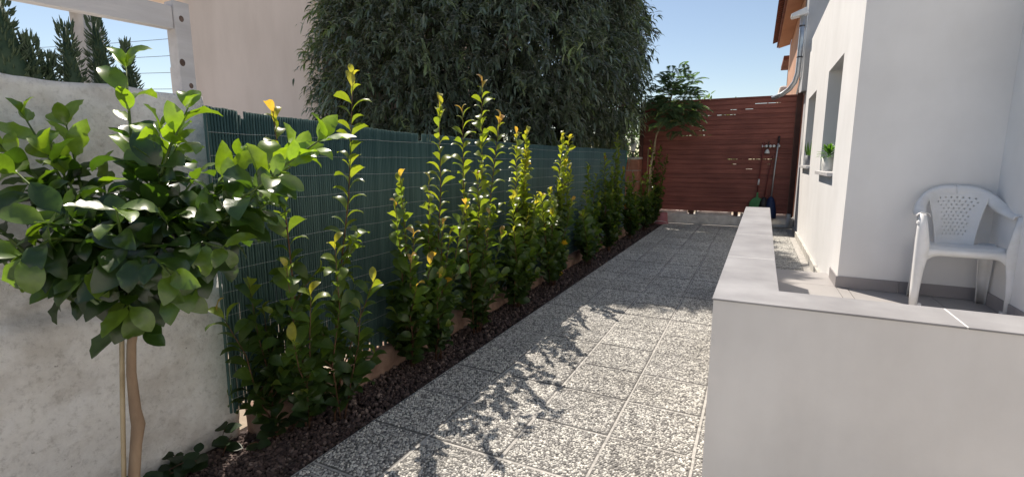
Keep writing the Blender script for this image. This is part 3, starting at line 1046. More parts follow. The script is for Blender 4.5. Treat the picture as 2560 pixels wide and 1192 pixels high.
nh = thing('neighbour_house', (0.66, 11.45, 0), 'orange neighbouring house with grey gable and red tiled eave above the wooden fence', 'house')
w = MB(); box(w, (0.675, 11.0, 2.66), (6, 11.7, 6.6)); box(w, (0.775, 11.0, -.06), (6, 11.7, 2.655)); w.build('gable_wall', M['grey_render'], nh)
w = MB(); box(w, (0.66, 11.72, -.06), (6, 17, 4.70)); w.build('wall', M['orange'], nh)
w = MB(); hexa(w, [(0.36, 11.75, 4.62), (.655, 11.75, 4.70), (.655, 17.0, 4.70), (.36, 17.0, 4.62), (.36, 11.75, 4.72), (.655, 11.75, 4.85), (.655, 17, 4.85), (.36, 17, 4.72)]); w.build('soffit', M['orange'], nh)
w = MB(); box(w, (0.315, 11.75, 4.66), (.357, 17.1, 4.74)); w.build('fascia', M['roof_tile'], nh)
tl = MB()
lathe(tl, [(.075, 0), (.095, .42)], (0, 0, 0), 10)
v = tl.v[0]
tm_v = np.stack([-v[:, 2] * .95 + .60, v[:, 0], v[:, 1] * .55 - v[:, 2] * .28 + 4.93], -1)
tme = MB().add(tm_v, tl.f).mesh('roof_tile', M['roof_tile'], True)
for k in range(28):
    o = link('roof_tile', tme, nh)
    o.location = (o.location.x, o.location.y + 11.85 + .19 * k, 0)
w = MB(); hexa(w, [(.36, 11.75, 4.75), (6, 11.75, 6.4), (6, 17, 6.4), (.36, 17, 4.75), (.36, 11.75, 4.85), (6, 11.75, 6.5), (6, 17, 6.5), (.36, 17, 4.85)]); w.build('roof', M['roof_tile'], nh)
w = MB(); box(w, (.52, 17.1, 4.30), (1.2, 19, 4.42)); w.build('lower_eave', M['roof_tile'], nh)

fh = thing('far_house', (0.8, 20, 0), 'distant beige block with a rounded roof edge beyond the fence', 'house')
w = MB()
bev_box('wall', (0.55, 20, -.06), (1.6, 23, 3.95), M['beige'], fh, .12, 3)
for z in (3.2, 3.55):
    w = MB(); box(w, (.75, 19.985, z), (1.0, 19.998, z + .05)); w.build('vent', M['brick'], fh)
am = MB()
for x in (.80, 1.10):
    tube(am, [(x, 20.5, 3.9), (x, 20.5, 4.95)], .022, 6)
for k in range(6):
    tube(am, [(.80, 20.5, 4.0 + .18 * k), (1.10, 20.5, 4.0 + .18 * k)], .016, 5)
tag(am.build('roof_ladder', M['dark_metal']), 'thin dark metal ladder standing on the distant beige block', 'ladder')

# duct with hood on the gable corner
du = thing('vent_duct', (.58, 10.95, 2.6), 'silver vent duct with a white hood beside the grey gable', 'duct')
d = MB()
tube(d, [(.595, 10.92, 3.98), (.595, 10.92, 3.6), (.59, 10.92, 3.2), (.585, 10.92, 2.98), (.55, 10.95, 2.82), (.47, 11.0, 2.70), (.36, 11.06, 2.62), (.2, 11.12, 2.56)], .045, 12)
d.build('pipe', M['silver'], du, True)
d = MB(); tube(d, [(.66, 10.93, 4.0), (.655, 10.93, 3.3), (.648, 10.94, 2.9), (.60, 11.0, 2.6)], .014, 6); d.build('cable', M['white_metal'], du, True)
for z in (3.25, 3.8):
    d = MB(); lathe(d, [(.047, 0), (.050, .006), (.050, .02), (.047, .026)], (.593, 10.92, z), 12); d.build('bracket', M['dark_metal'], du, True)
link('hood', bev_mesh('hood', [(.40, 10.82, 3.96), (.68, 10.82, 4.01), (.68, 11.02, 4.01), (.40, 11.02, 3.96), (.39, 10.83, 4.03), (.64, 10.84, 4.13), (.64, 11.0, 4.13), (.39, 11.01, 4.03)], M['white_metal'], .02, 2), du)

# ================================================================== WOODEN FENCE AT THE END
wf = thing('slat_fence', (-.8, 11.3, .25), 'tall red-brown wooden slat fence closing the end of the path', 'fence')
FX0, FX1, FZ0, FZ1 = -2.36, 0.73, 0.285, 2.60
bev_box('post', (FX1 - .095, 11.262, .22), (FX1, 11.355, 2.66), M['dark_wood'], wf, .004)
for x in (-2.36, -1.25, -.36):
    bev_box('post', (x, 11.325, .20), (x + .09, 11.415, 2.58), M['dark_wood'], wf, .004)
bev_box('post', (-2.37, 11.20, .20), (-2.29, 11.276, 2.62), M['dark_wood'], wf, .004)
ns = 23
pitch = (FZ1 - FZ0) / ns
rr = random.Random(12)
SLITS = {21: ((-.10, .22), (.14, .22)), 20: ((-.55, .12), (-.35, .22)), 19: ((-1.15, .25), (-.80, .35)), 17: ((-1.30, .22),), 16: ((-1.28, .30),), 15: ((-1.55, .55), (-.96, .07)),
         10: ((-.55, .30), (-.15, .55)), 9: ((-.45, .10), (.20, .08)), 8: ((-.18, .12),)}
for k in range(ns):
    z0 = FZ0 + pitch * k
    dz0, dz1 = rr.uniform(-.0012, .0012), rr.uniform(-.0012, .0012)
    hgt = pitch - .008
    yk = 11.30 + rr.uniform(-.003, .003)
    x1_ = FX1 - .097
    bm = bmesh.new()
    def slab(xa, xb, ya, yb, za, zb):
        def zz(x, z): return z0 + z + dz0 + (dz1 - dz0) * (x - FX0) / (x1_ - FX0)
        vv = [bm.verts.new((x, y_, zz(x, z))) for z in (za, zb) for x, y_ in ((xa, ya), (xb, ya), (xb, yb), (xa, yb))]
        return [bm.faces.new([vv[i] for i in f]) for f in BOXF]
    fcs = slab(FX0, x1_, yk, yk + .021, 0, hgt)
    bmesh.ops.bevel(bm, geom=list({e_ for f in fcs for e_ in f.edges}), offset=.004, segments=1, affect='EDGES')
    xa = FX0
    for hx, hl in SLITS.get(k, ()):
        if hx > xa + .02: slab(xa, hx, yk + .0125, yk + .0205, hgt - .004, pitch + .006)
        xa = max(xa, min(hx + hl, x1_ - .02))
    slab(xa, x1_, yk + .0125, yk + .0205, hgt - .004, pitch + .006)
    bmesh.ops.recalc_face_normals(bm, faces=bm.faces)
    me = bpy.data.meshes.new('slat'); bm.to_mesh(me); bm.free(); me.materials.append(M['brown_wood'])
    link('slat', me, wf)
bev_box('top_rail', (FX0, 11.285, FZ1 + .004), (FX1 - .097, 11.335, FZ1 + .034), M['brown_wood'], wf, .004)

wb = thing('rubble_base', (-.8, 11.4, 0), 'whitewashed rubble footing under the wooden slat fence', 'wall')
s0 = rough_slab(-2.3, .76, 11.34, 11.62, -.06, .20, .07, .018, 5)
s0.build('footing', M['whitewash'], wb, True)
for a, b2 in ((-2.2, -1.30), (-1.12, -.40), (-.22, .25), (.30, .66)):
    rough_slab(a, b2, 11.36, 11.58, .185, .285, .07, .012, 6).build('block', M['whitewash'], wb, True)
pp = MB()
tube(pp, [(.62, 11.2, .045), (.30, 11.22, .045)], .04, 10)
tube(pp, [(.66, 11.2, .30), (.66, 11.2, .10), (.64, 11.2, .05), (.60, 11.2, .045)], .04, 10)
tag(pp.build('drain_pipe', M['whitewash'], None, True), 'short white elbow drain pipe at the foot of the house wall', 'pipe')

# wall-mounted holder with tools
hd = thing('tool_holder', (.24, 11.28, 1.64), 'white clip rail for brooms screwed to the wooden fence', 'holder')
bev_box('rail', (.085, 11.268, 1.625), (.415, 11.296, 1.665), M['black_plastic'], hd, .004)
for x in (.105, .165, .235, .30, .385):
    d = MB(); lathe(d, [(.0005, 0), (.024, .0), (.026, .02), (.012, .03), (.0005, .03)], (0, 0, 0), 10)
    v = d.v[0]
    MB().add(np.stack([v[:, 0] + x, 11.267 - v[:, 2], v[:, 1] * 1.1 + 1.645], -1), [f[::-1] for f in d.f]).build('clip', M['white_plastic'], hd, True)
dp = thing('dustpan', (.13, 11.2, .4), 'green upright dustpan with a thin dark red handle', 'dustpan')
d = MB(); tube(d, [(.115, 11.245, 1.72), (.09, 11.24, 1.2), (.065, 11.235, .72)], .011, 8); d.build('handle', M['red_handle'], dp, True)
d = MB(); tube(d, [(.078, 11.235, .985), (.072, 11.235, .87)], .016, 8); d.build('grip', M['white_plastic'], dp, True)
outl = [(-.13, .40), (.15, .40), (.155, .46), (.14, .53), (.11, .575), (.06, .60), (.03, .615), (.025, .72), (-.005, .72), (-.012, .615), (-.06, .595), (-.10, .56), (-.125, .50)]
vs = [(x + .06, 11.215, z) for x, z in outl] + [(x + .06, 11.235, z) for x, z in outl]
n = len(outl)
fs = [tuple(range(n)), tuple(reversed(range(n, 2 * n)))] + [(i, n + i, n + (i + 1) % n, (i + 1) % n) for i in range(n)]
MB().add(vs, fs).build('pan', M['green_plastic'], dp)
d = MB(); box(d, (-.085, 11.13, .365), (.235, 11.24, .398)); d.build('lip', M['black_plastic'], dp)
bk = thing('mop', (.40, 11.2, .2), 'dark blue flat mop hanging head down on a silver handle', 'mop')
d = MB(); tube(d, [(.375, 11.24, 1.76), (.345, 11.22, 1.2), (.325, 11.2, .62)], .0135, 8); d.build('handle', M['silver'], bk, True)
d = MB(); tube(d, [(.380, 11.241, 1.84), (.375, 11.24, 1.70)], .018, 8); d.build('grip', M['black_plastic'], bk, True)
d = MB(); tube(d, [(.322, 11.2, .64), (.322, 11.195, .60), (.325, 11.19, .5), (.33, 11.18, .3), (.335, 11.17, .20)], [.02, .055, .085, .11, .105], 10); d.build('head', M['blue_plastic'], bk, True)
br = thing('broom', (.24, 11.2, .3), 'dark broom with a thin red handle between dustpan and mop', 'broom')
d = MB(); tube(d, [(.29, 11.25, 1.45), (.235, 11.24, 1.0), (.20, 11.23, .60)], .010, 8); d.build('handle', M['red_handle'], br, True)
d = MB(); tube(d, [(.20, 11.23, .62), (.197, 11.22, .52), (.19, 11.21, .36)], [.03, .075, .085], 8); d.build('head', M['black_plastic'], br, True)
hb = thing('hand_brush', (.17, 11.2, 1.5), 'small white hand brush hanging from the clip rail', 'brush')
d = MB(); tube(d, [(.205, 11.26, 1.74), (.19, 11.255, 1.58)], .008, 8); d.build('handle', M['black_plastic'], hb, True)
d = MB(); tube(d, [(.19, 11.255, 1.585), (.187, 11.25, 1.54), (.185, 11.25, 1.50)], [.012, .042, .05], 10); d.build('head', M['white_plastic'], hb, True)

# upturned bucket, canes, pillar, lantern, cloth
bu = thing('bucket', (-1.78, 11.0, 0), 'upturned faded pink plastic bucket at the end of the planting bed', 'bucket')
d = MB(); lathe(d, [(.155, 0.0), (.155, .018), (.143, .02), (.125, .235), (.118, .245), (.0005, .245)], (-1.78, 11.0, .0), 22); d.build('body', M['pink_plastic'], bu, True)
d = MB(); tube(d, [(-1.78 + .14 * math.cos(a), 10.855 - .004, .035 + .03 * math.sin(a)) for a in np.linspace(0.1, math.pi - .1, 12)], .005, 6); d.build('handle', M['white_metal'], bu, True)
for (x0, x1, z1, lab) in ((-2.12, -2.0, 1.96, 'tallest dry cane leaning against the wooden fence'), (-2.18, -2.16, 1.62, 'short dry cane standing upright by the brick pillar'), (-2.02, -2.08, 1.42, 'middle dry cane among the dark leaves at the fence')):
    d = MB(); tube(d, [(x0, 11.15, 0), ((x0 + x1) / 2 + .01, 11.17, z1 / 2), (x1, 11.19, z1)], .012, 7)
    tag(d.build('garden_cane', M['cane'], None, True), lab, 'cane', 'canes at the wooden fence')
pr = thing('brick_pillar', (-2.46, 10.9, 0), 'orange clay block pillar between the green screen and wooden fence', 'pillar')
d = MB(); box(d, (-2.645, 10.705, -.05), (-2.275, 11.095, 1.385)); d.build('mortar', M['mortar'], pr)
for k in range(6):
    z0 = -.05 + .24 * k
    sp = [(-2.655, -2.47), (-2.46, -2.265)] if k % 2 else [(-2.655, -2.385), (-2.375, -2.265)]
    for a, b2 in sp:
        bev_box('brick', (a, 10.695, z0 + .006), (b2, 11.10, z0 + .232), M['brick'], pr, .006, 1)
bev_box('cap_stone', (-2.66, 10.69, 1.388), (-2.26, 11.11, 1.43), M['cement'], pr, .006)
ln = thing('lantern', (-2.42, 10.85, 1.43), 'small grey garden lantern standing on the brick pillar', 'lantern')
d = MB(); lathe(d, [(.05, 0), (.055, .012), (.022, .03), (.018, .10), (.045, .13)], (-2.42, 10.85, 1.431), 12); d.build('foot', M['dark_metal'], ln, True)
d = MB(); lathe(d, [(.045, 0), (.058, .13), (.05, .135)], (-2.42, 10.85, 1.563), 6); d.build('glass', M['white_metal'], ln)
d = MB(); lathe(d, [(.085, 0), (.05, .05), (.012, .075), (.010, .10), (.0005, .105)], (-2.42, 10.85, 1.70), 6); d.build('roof', M['white_metal'], ln)
vs, fs = [], []
for j in range(13):
    for i in range(9):
        u, v_ = i / 8, j / 12
        vs.append((-2.72 + .21 * u + .02 * math.sin(v_ * 5), 10.62 - .05 * math.sin(u * 9 + v_ * 2) , 1.75 - .62 * v_ - .10 * (u - .5) ** 2 * 4 + .03 * math.sin(u * 7)))
for j in range(12):
    for i in range(8):
        a = j * 9 + i
        fs.append((a, a + 1, a + 10, a + 9))
o = MB().add(vs, fs).build('cloth', M['teal_cloth'], None, True)
md = o.modifiers.new('thick', 'SOLIDIFY'); md.thickness = .004
tag(o, 'teal green cloth hanging at the far end of the reed screen', 'cloth')

# potted plants on the sills
def pot(name, x, y, z, r0, r1, h, mat, label):
    t = thing(name, (x, y, z), label, 'pot plant')
    d = MB(); lathe(d, [(r0, 0), (r1, h), (r1 - .008, h), (r1 - .012, h - .02), (.0005, h - .02)], (x, y, z + .001), 18)
    d.build('pot', mat, t, True)
    return t
FERN = leaf_mesh('leaf', .11, .022, .9, .15, M['shrub_leaf'], 5)
fp = pot('potted_fern', .80, 7.20, 1.227, .062, .078, .17, M['pot_white'], 'white pot with a bushy green fern on the nearer window sill')
rr = random.Random(5)
for k in range(120):
    a = rr.uniform(0, 2 * math.pi); e_ = rr.uniform(.1, 1.3)
    d_ = Vector((math.cos(a) * math.cos(e_), math.sin(a) * math.cos(e_), math.sin(e_)))
    p = Vector((.80, 7.20, 1.39)) + Vector((d_.x * .06, d_.y * .13, abs(d_.z) * .12)) * rr.uniform(.2, 1)
    q = leaf_matrix(p, d_, (0, 0, 1), rr.uniform(.7, 1.15))
    put_leaf(FERN, fp, q, jit((.06, .16, .045), rr, .3))
sp_ = pot('potted_snake_plant', .80, 9.75, 1.28, .055, .07, .16, M['pot_grey'], 'grey pot with upright pointed leaves on the farther window sill')
SNK = leaf_mesh('leaf', .30, .04, .25, .25, M['shrub_leaf'], 5, petiole=.0, widest=.4)
for k in range(9):
    a = k * 2.4
    p = Vector((.80 + .03 * math.cos(a), 9.75 + .03 * math.sin(a), 1.42))
    put_leaf(SNK, sp_, leaf_matrix(p, (math.cos(a) * .35, math.sin(a) * .45, 1), (math.cos(a), math.sin(a), .2), rr.uniform(.6, 1.0)), jit((.035, .085, .04), rr, .3))

# ================================================================== PLANTS
# ---- hedge shrubs
LV = [leaf_mesh('leaf', .122, .052, dr, .26, M['shrub_leaf'], 6, tw, .06, .55, .10, .55) for dr, tw in ((2.0, .1), (2.4, -.15), (1.5, .2), (2.2, 0))]
C_LOW, C_MID, C_YNG, C_TIP, C_RED = (.034, .066, .026), (.065, .12, .030), (.19, .24, .045), (.34, .32, .08), (.42, .25, .11)

def shrub(base, stems, label, seed, yellow=.5, dense=1.0, tipcol=C_TIP, name='hedge_shrub', group='young hedge shrubs along the green screen'):
    rr = random.Random(seed)
    t = thing(name, base, label, 'shrub', group)
    st = MB()
    leaves = []
    b = Vector(base)
    allstems = []
    for tip in stems:
        tip = Vector(tip)
        L = (tip - b).length
        if tip.y < 6 and yellow > .2:      # the long stems lean out over the path, towards the light
            k_ = (1.80 if tip.z > 1.15 else 1.70) / -tip.x
            tip = Vector((tip.x * k_, tip.y * k_, 1.35 + (tip.z - 1.35) * k_))
        s0 = b + Vector((rr.uniform(-.03, .03), rr.uniform(-.04, .04), 0))
        m1 = s0.lerp(tip, .33) + Vector((rr.uniform(-.025, .025), rr.uniform(-.03, .03), .02))
        m2 = s0.lerp(tip, .66) + Vector((rr.uniform(-.02, .02), rr.uniform(-.02, .02), .01))
        allstems.append(([s0, m1, m2, tip], .0062 if L > 1.2 else .0045, 1.0))
        # short side shoots low down
        ns_ = int((3.5 + L * 2.6) * dense)
        for k in range(ns_):
            f = rr.uniform(.05, .55)
            p, d = polyline_at([s0, m1, m2, tip], f)
            a = rr.uniform(0, 2 * math.pi)
            ln_ = rr.uniform(.10, .26) * (1.15 - f * .7)
            q = p + Vector((math.cos(a) * ln_ * .55, math.sin(a) * ln_ * .75, ln_ * .75))
            allstems.append(([p, p.lerp(q, .5) + Vector((0, 0, .01)), q], .0026, .55))
    for pts, r_, w in allstems:
        n = len(pts)
        tube(st, pts, [r_ * (1 - .75 * i / (n - 1)) for i in range(n)], 6)
        L = sum((Vector(pts[i + 1]) - Vector(pts[i])).length for i in range(n - 1))
        main = n == 4
        k = 0
        s = .05 if main else .03
        phi = rr.uniform(0, 6.28)
        while s < L:
            f = s / L
            p, d = polyline_at(pts, f)
            phi += math.pi + rr.uniform(-.55, .55)
            out = Vector((math.cos(phi), math.sin(phi), 0))
            # most leaves fan out along the screen, as they get the light there
            out.y *= 1.25
            out.normalize()
            up = rr.uniform(.45, 1.1) if f < .93 else rr.uniform(1.2, 2.4)
            dirv = (out + d * up).normalized()
            size = rr.uniform(.68, 1.15) * (1.0 if f < .9 else 1.0 - (f - .9) * 3.5)
            if main and p.z < .5: size *= 1.12
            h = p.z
            yf = max(0, min(1, (h - .62) / .6)) * yellow  # yellow young growth, with sun on the tops painted in as well
            col = mix3(C_LOW, C_MID, min(1, h / .6))  # darker towards the base: shade put into the leaf green
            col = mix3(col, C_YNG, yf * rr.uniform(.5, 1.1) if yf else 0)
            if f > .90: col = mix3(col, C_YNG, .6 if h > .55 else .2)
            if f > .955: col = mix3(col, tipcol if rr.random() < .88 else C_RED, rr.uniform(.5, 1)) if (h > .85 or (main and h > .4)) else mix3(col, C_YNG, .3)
            if rr.random() < .004: col = (.42, .26, .04)
            leaves.append((LV[rr.randrange(4)], leaf_matrix(p, dirv, d + Vector((0, 0, .3)), max(.35, size), rr.uniform(-.8, .8)), jit(col, rr, .18), h))
            s += (rr.uniform(.023, .038) if main else rr.uniform(.020, .032)) / (dense ** .5)
    st.build('stem', M['stem'], t, True)
    rr.shuffle(leaves)
    leaves.sort(key=lambda q: -min(q[3], .9))
    for me, mt, c, h in leaves[:290]:
        put_leaf(me, t, mt, c)
    join_leaves([q[:3] for q in leaves[290:]], M['shrub_leaves'], t)
    return t

SH = [
 ((-2.06, 1.50, -.02), [(-2.06, 1.28, .70), (-2.02, 1.40, .80), (-2.1, 1.52, .62)], 'small dark shrub in shade at the end of the stucco wall', 0.1, 1.0, C_YNG),
 ((-2.0, 1.66, -.02), [(-1.98, 1.56, 1.57), (-1.95, 1.545, .88), (-1.93, 1.66, .70), (-1.88, 1.50, .52)], 'shrub whose one thin stem rises beside the right branch of the lemon tree', .4, .85, C_TIP),
 ((-1.92, 1.78, -.02), [(-1.94, 2.03, 1.80), (-1.92, 1.82, .93), (-1.88, 2.06, .70), (-1.86, 1.92, .58)], 'nearest shrub with a single long bare-topped stem far above the screen', .7, .75, C_TIP),
 ((-2.0, 2.52, -.02), [(-1.97, 2.42, 1.28), (-1.95, 2.34, 1.10), (-2.0, 2.58, .88), (-1.9, 2.46, .55), (-1.86, 2.36, .75), (-1.9, 2.62, .70)], 'shrub with two orange-tipped stems below the screen top', .5, .95, C_RED),
 ((-1.90, 2.66, -.02), [(-1.93, 2.67, 1.25), (-1.95, 2.83, 1.77), (-1.86, 2.80, .85), (-1.85, 2.64, .60), (-1.84, 2.95, 1.0), (-1.88, 2.74, .95)], 'tall shrub with a yellow leafy tip left of the two tallest stems', 1.0, .9, C_TIP),
 ((-1.93, 3.25, -.02), [(-1.95, 3.13, 1.73), (-1.95, 3.42, 1.98), (-1.93, 3.12, 1.05), (-1.90, 3.44, .93), (-1.90, 3.62, 1.70), (-1.86, 3.30, .80), (-1.85, 3.55, .75), (-1.9, 3.25, 1.25)], 'tallest shrub of the row with several slender stems above the screen', .85, .85, C_RED),
 ((-1.95, 4.05, -.02), [(-1.95, 4.03, 1.60), (-1.95, 4.24, 1.42), (-1.92, 4.20, .78), (-1.93, 3.92, 1.05), (-1.88, 4.10, 1.35), (-1.86, 4.3, 1.0), (-1.86, 3.8, .75), (-1.9, 4.15, 1.62)], 'shrub with a dense bright yellow top, first of the two yellow ones', 1.3, 1.9, C_TIP),
 ((-1.96, 4.95, -.02), [(-1.95, 5.22, 1.62), (-1.95, 4.62, 1.0), (-1.95, 5.50, 1.28), (-1.92, 4.85, .80), (-1.88, 5.1, 1.35), (-1.88, 4.7, 1.05), (-1.86, 5.3, .9), (-1.92, 5.35, 1.6)], 'shrub with a bright yellow top and a lower yellow side shoot', 1.3, 1.9, C_TIP),
 ((-1.93, 6.25, -.02), [(-1.95, 6.17, 1.30), (-1.95, 6.55, 1.15), (-1.90, 5.95, .95), (-1.88, 6.2, .75), (-1.86, 6.45, .9), (-1.9, 5.8, .7)], 'green shaded shrub just right of the yellow ones', .6, 1.8, C_YNG),
 ((-1.93, 7.3, -.02), [(-1.95, 6.92, 1.42), (-1.95, 7.62, 1.76), (-1.92, 7.25, 1.25), (-1.88, 7.5, 1.0), (-1.95, 7.75, 1.5), (-1.86, 7.1, .9), (-1.9, 7.9, 1.2)], 'tall bushy green shrub near the far end of the screen', .65, 1.9, C_YNG),
 ((-1.90, 8.6, -.02), [(-1.93, 8.45, .95), (-1.95, 8.85, 1.1), (-1.88, 8.3, .95), (-1.85, 8.7, .8), (-1.82, 8.5, .7), (-1.9, 8.2, 1.05)], 'low bushy shrub at the far end of the screen', .55, 1.9, C_YNG),
 ((-1.90, 9.8, -.02), [(-1.95, 9.5, 1.0), (-1.92, 9.95, .95), (-1.82, 9.75, .75), (-1.98, 10.1, 1.1), (-1.8, 10.0, .8), (-1.78, 9.5, .7)], 'dark shrub in front of the brick pillar', .2, 1.8, C_YNG),
 ((-1.92, 10.75, -.02), [(-2.05, 10.9, 1.75), (-1.85, 10.95, 1.65), (-1.72, 11.0, 1.45), (-1.95, 10.8, 1.0), (-1.75, 10.7, .8)], 'dark straggly shrub climbing the wooden fence above the pink bucket', .1, 1.4, C_MID),
]
for i, (b_, st_, lab, yel, den, tc_) in enumerate(SH):
    shrub(b_, st_, lab, 40 + i, yel, den, tc_)

# ---- ivy at the foot of the stucco wall
IV = [leaf_mesh('leaf', .075, .060, .6, .12, M['shrub_leaf'], 5, .1, .1, .42, .06, .1) for _ in range(2)]
for (cx, cy, n_, lab) in ((-2.20, .92, 42, 'low dark ground ivy left of the lemon trunk at the wall foot'), (-2.22, 1.20, 46, 'low dark ground ivy right of the lemon trunk at the wall foot'), (-2.12, 1.48, 34, 'low dark ground ivy at the corner of wall and plinth')):
    rr = random.Random(int(cy * 100))
    t = thing('ground_ivy', (cx, cy, -.02), lab, 'ivy', 'ground ivy along the stucco wall')
    sm = MB()
    for k in range(7):
        p0 = Vector((cx + rr.uniform(-.05, .06), cy + rr.uniform(-.14, .14), -.03))
        p1 = p0 + Vector((rr.uniform(-.02, .12), rr.uniform(-.1, .1), rr.uniform(.05, .12)))
        tube(sm, [p0, p0.lerp(p1, .5) + Vector((0, 0, .02)), p1], .002, 5)
        for q in range(n_ // 7):
            f = rr.uniform(.2, 1)
            p = p0.lerp(p1, f)
            a = rr.uniform(0, 6.28)
            dv = Vector((math.cos(a) + .3, math.sin(a), rr.uniform(-.1, .5)))
            put_leaf(IV[k % 2], t, leaf_matrix(p, dv, (.4, -.3, 1), rr.uniform(.7, 1.15), rr.uniform(-.3, .3)), jit((.032, .058, .028), rr, .25))
    sm.build('stem', M['stem'], t)

# ---- lemon tree
lt = thing('lemon_tree', (-1.779, .768, -.03), 'young lemon tree with broad glossy leaves tied to a cane', 'tree')
trunk = [(-1.775, .745, -.05), (-1.777, .758, .15), (-1.779, .768, .318), (-1.780, .785, .42), (-1.777, .798, .488), (-1.787, .799, .535), (-1.802, .808, .659), (-1.816, .825, .75), (-1.811, .842, .829), (-1.828, .852, .934), (-1.823, .873, 1.039)]
d = MB(); tube(d, trunk, [.0195, .018, .0168, .0165, .0195, .0165, .0138, .0132, .0128, .012, .011], 12); d.build('trunk', M['lemon_bark'], lt, True)
d = MB(); tube(d, [(-1.800, .735, -.03), (-1.803, .750, .318), (-1.832, .79, .60), (-1.845, .822, .86)], .0075, 8)
tag(d.build('support_cane', M['cane'], None, True), 'thin dry cane tied beside the lemon trunk', 'cane')
TIPS = [(-1.93, 0.963, 1.665), (-1.65, 0.987, 1.519), (-2.182, 0.775, 1.485), (-2.215, 0.893, 1.481), (-1.206, 1.109, 1.414), (-1.632, 1.139, 1.368), (-1.602, 0.732, 1.22),
        (-1.628, 0.877, 1.157), (-1.621, 1.056, 1.192), (-1.249, 0.978, 1.307), (-1.996, 0.667, 1.318), (-1.77, 0.641, 1.176), (-1.757, 0.577, 1.097), (-1.71, 0.702, 1.031),
        (-1.416, 0.758, 1.038), (-1.419, 0.913, 1.092), (-2.005, 1.013, 1.383), (-1.856, 1.13, 1.31), (-2.20, 0.674, 1.442), (-2.046, 0.568, 1.215), (-2.20, 0.98, 1.324),
        (-1.588, 1.184, 1.182), (-1.437, 1.178, 1.367), (-1.781, 0.966, 1.445), (-2.049, 0.981, 1.001), (-1.60, 0.875, 0.95), (-2.108, 0.775, 0.985),
        (-1.52, 1.02, 1.28), (-1.38, 1.05, 1.22), (-1.30, 1.12, 1.36), (-1.95, .80, 1.12), (-2.12, .66, 1.10), (-1.70, .80, 1.05), (-1.50, .82, 1.05), (-1.90, .72, 1.0), (-1.72, .98, 1.40), (-2.10, .80, 1.36), (-1.66, .76, .92)]
LL = [leaf_mesh('leaf', .126, .064, dr, fo, M['lemon_leaf'], 9, tw, wv, wd, .10, .25) for dr, fo, tw, wv, wd in ((.9, .38, .2, .12, .48), (1.4, .28, -.3, .16, .46), (.5, .50, .1, .12, .52), (1.1, .20, .4, .16, .47), (1.7, .34, .1, .14, .5), (.2, .28, -.25, .20, .44))]
rr = random.Random(21)
ctr = Vector((-1.80, .90, 1.05))
leaves = []
br_ = MB()
for i, tp in enumerate(TIPS):
    tp = Vector(tp)
    s0, _ = polyline_at(trunk, rr.uniform(.80, 1.0))
    mid = s0.lerp(tp, .5) + Vector((rr.uniform(-.03, .03), rr.uniform(-.03, .03), -.04 if tp.z > 1.2 else .06))
    pts = [s0, s0.lerp(mid, .5) + Vector((0, 0, .015)), mid, mid.lerp(tp, .55) + Vector((0, 0, .02 if tp.z > 1.2 else .03)), tp]
    tube(br_, pts, [.0085, .0075, .006, .0042, .0022], 7)
    L = (tp - s0).length
    upshoot = tp.z > 1.34
    n_ = 21 if upshoot else 19
    phi = rr.uniform(0, 6.28)
    for k in range(n_):
        f = .26 + .74 * (k + .5) / n_ if k < n_ - 3 else .985
        p, dd = polyline_at(pts, f)
        phi += 2.4 + rr.uniform(-.3, .3)
        a1 = dd.cross(Vector((.3, .2, 1))).normalized(); a2 = dd.cross(a1)
        out = a1 * math.cos(phi) + a2 * math.sin(phi)
        rad = (p - ctr); rad.z *= .6
        if f > .8 and upshoot:
            dv = out + dd * rr.uniform(.7, 1.6) + Vector((0, 0, .25))
        elif tp.z < 1.12:
            dv = out * .7 + rad.normalized() * .5 + Vector((0, 0, -rr.uniform(.3, 1.2)))
        else:
            dv = out + rad.normalized() * .5 + Vector((0, 0, rr.uniform(-.55, .35)))
        sz = rr.uniform(.62, 1.22) * (1.0 if f < .9 else .85)
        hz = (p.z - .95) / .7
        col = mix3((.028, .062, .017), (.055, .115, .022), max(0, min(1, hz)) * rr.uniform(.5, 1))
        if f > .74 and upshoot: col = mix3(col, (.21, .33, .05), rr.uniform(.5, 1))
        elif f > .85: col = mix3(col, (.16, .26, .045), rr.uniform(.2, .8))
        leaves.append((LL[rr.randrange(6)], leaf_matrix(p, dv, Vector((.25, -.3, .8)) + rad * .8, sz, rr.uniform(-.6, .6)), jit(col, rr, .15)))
br_.build('branch', M['green_stem'], lt, True)
for pnt, dv, sz in (((-1.835, .822, .80), (-.55, -.35, -.62), 1.15), ((-1.79, .85, .82), (.8, .1, -.25), .8), ((-1.78, .84, .80), (.6, .3, -.5), .75), ((-1.85, .83, .84), (-.4, -.2, -.6), .6)):
    leaves.append((LL[2], leaf_matrix(pnt, dv, (.3, -.6, .8), sz), (.035, .08, .02)))
rr.shuffle(leaves)
leaves.sort(key=lambda q: q[1].translation.length)
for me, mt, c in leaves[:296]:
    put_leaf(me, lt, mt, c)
join_leaves(leaves[296:], M['lemon_leaves'], lt)

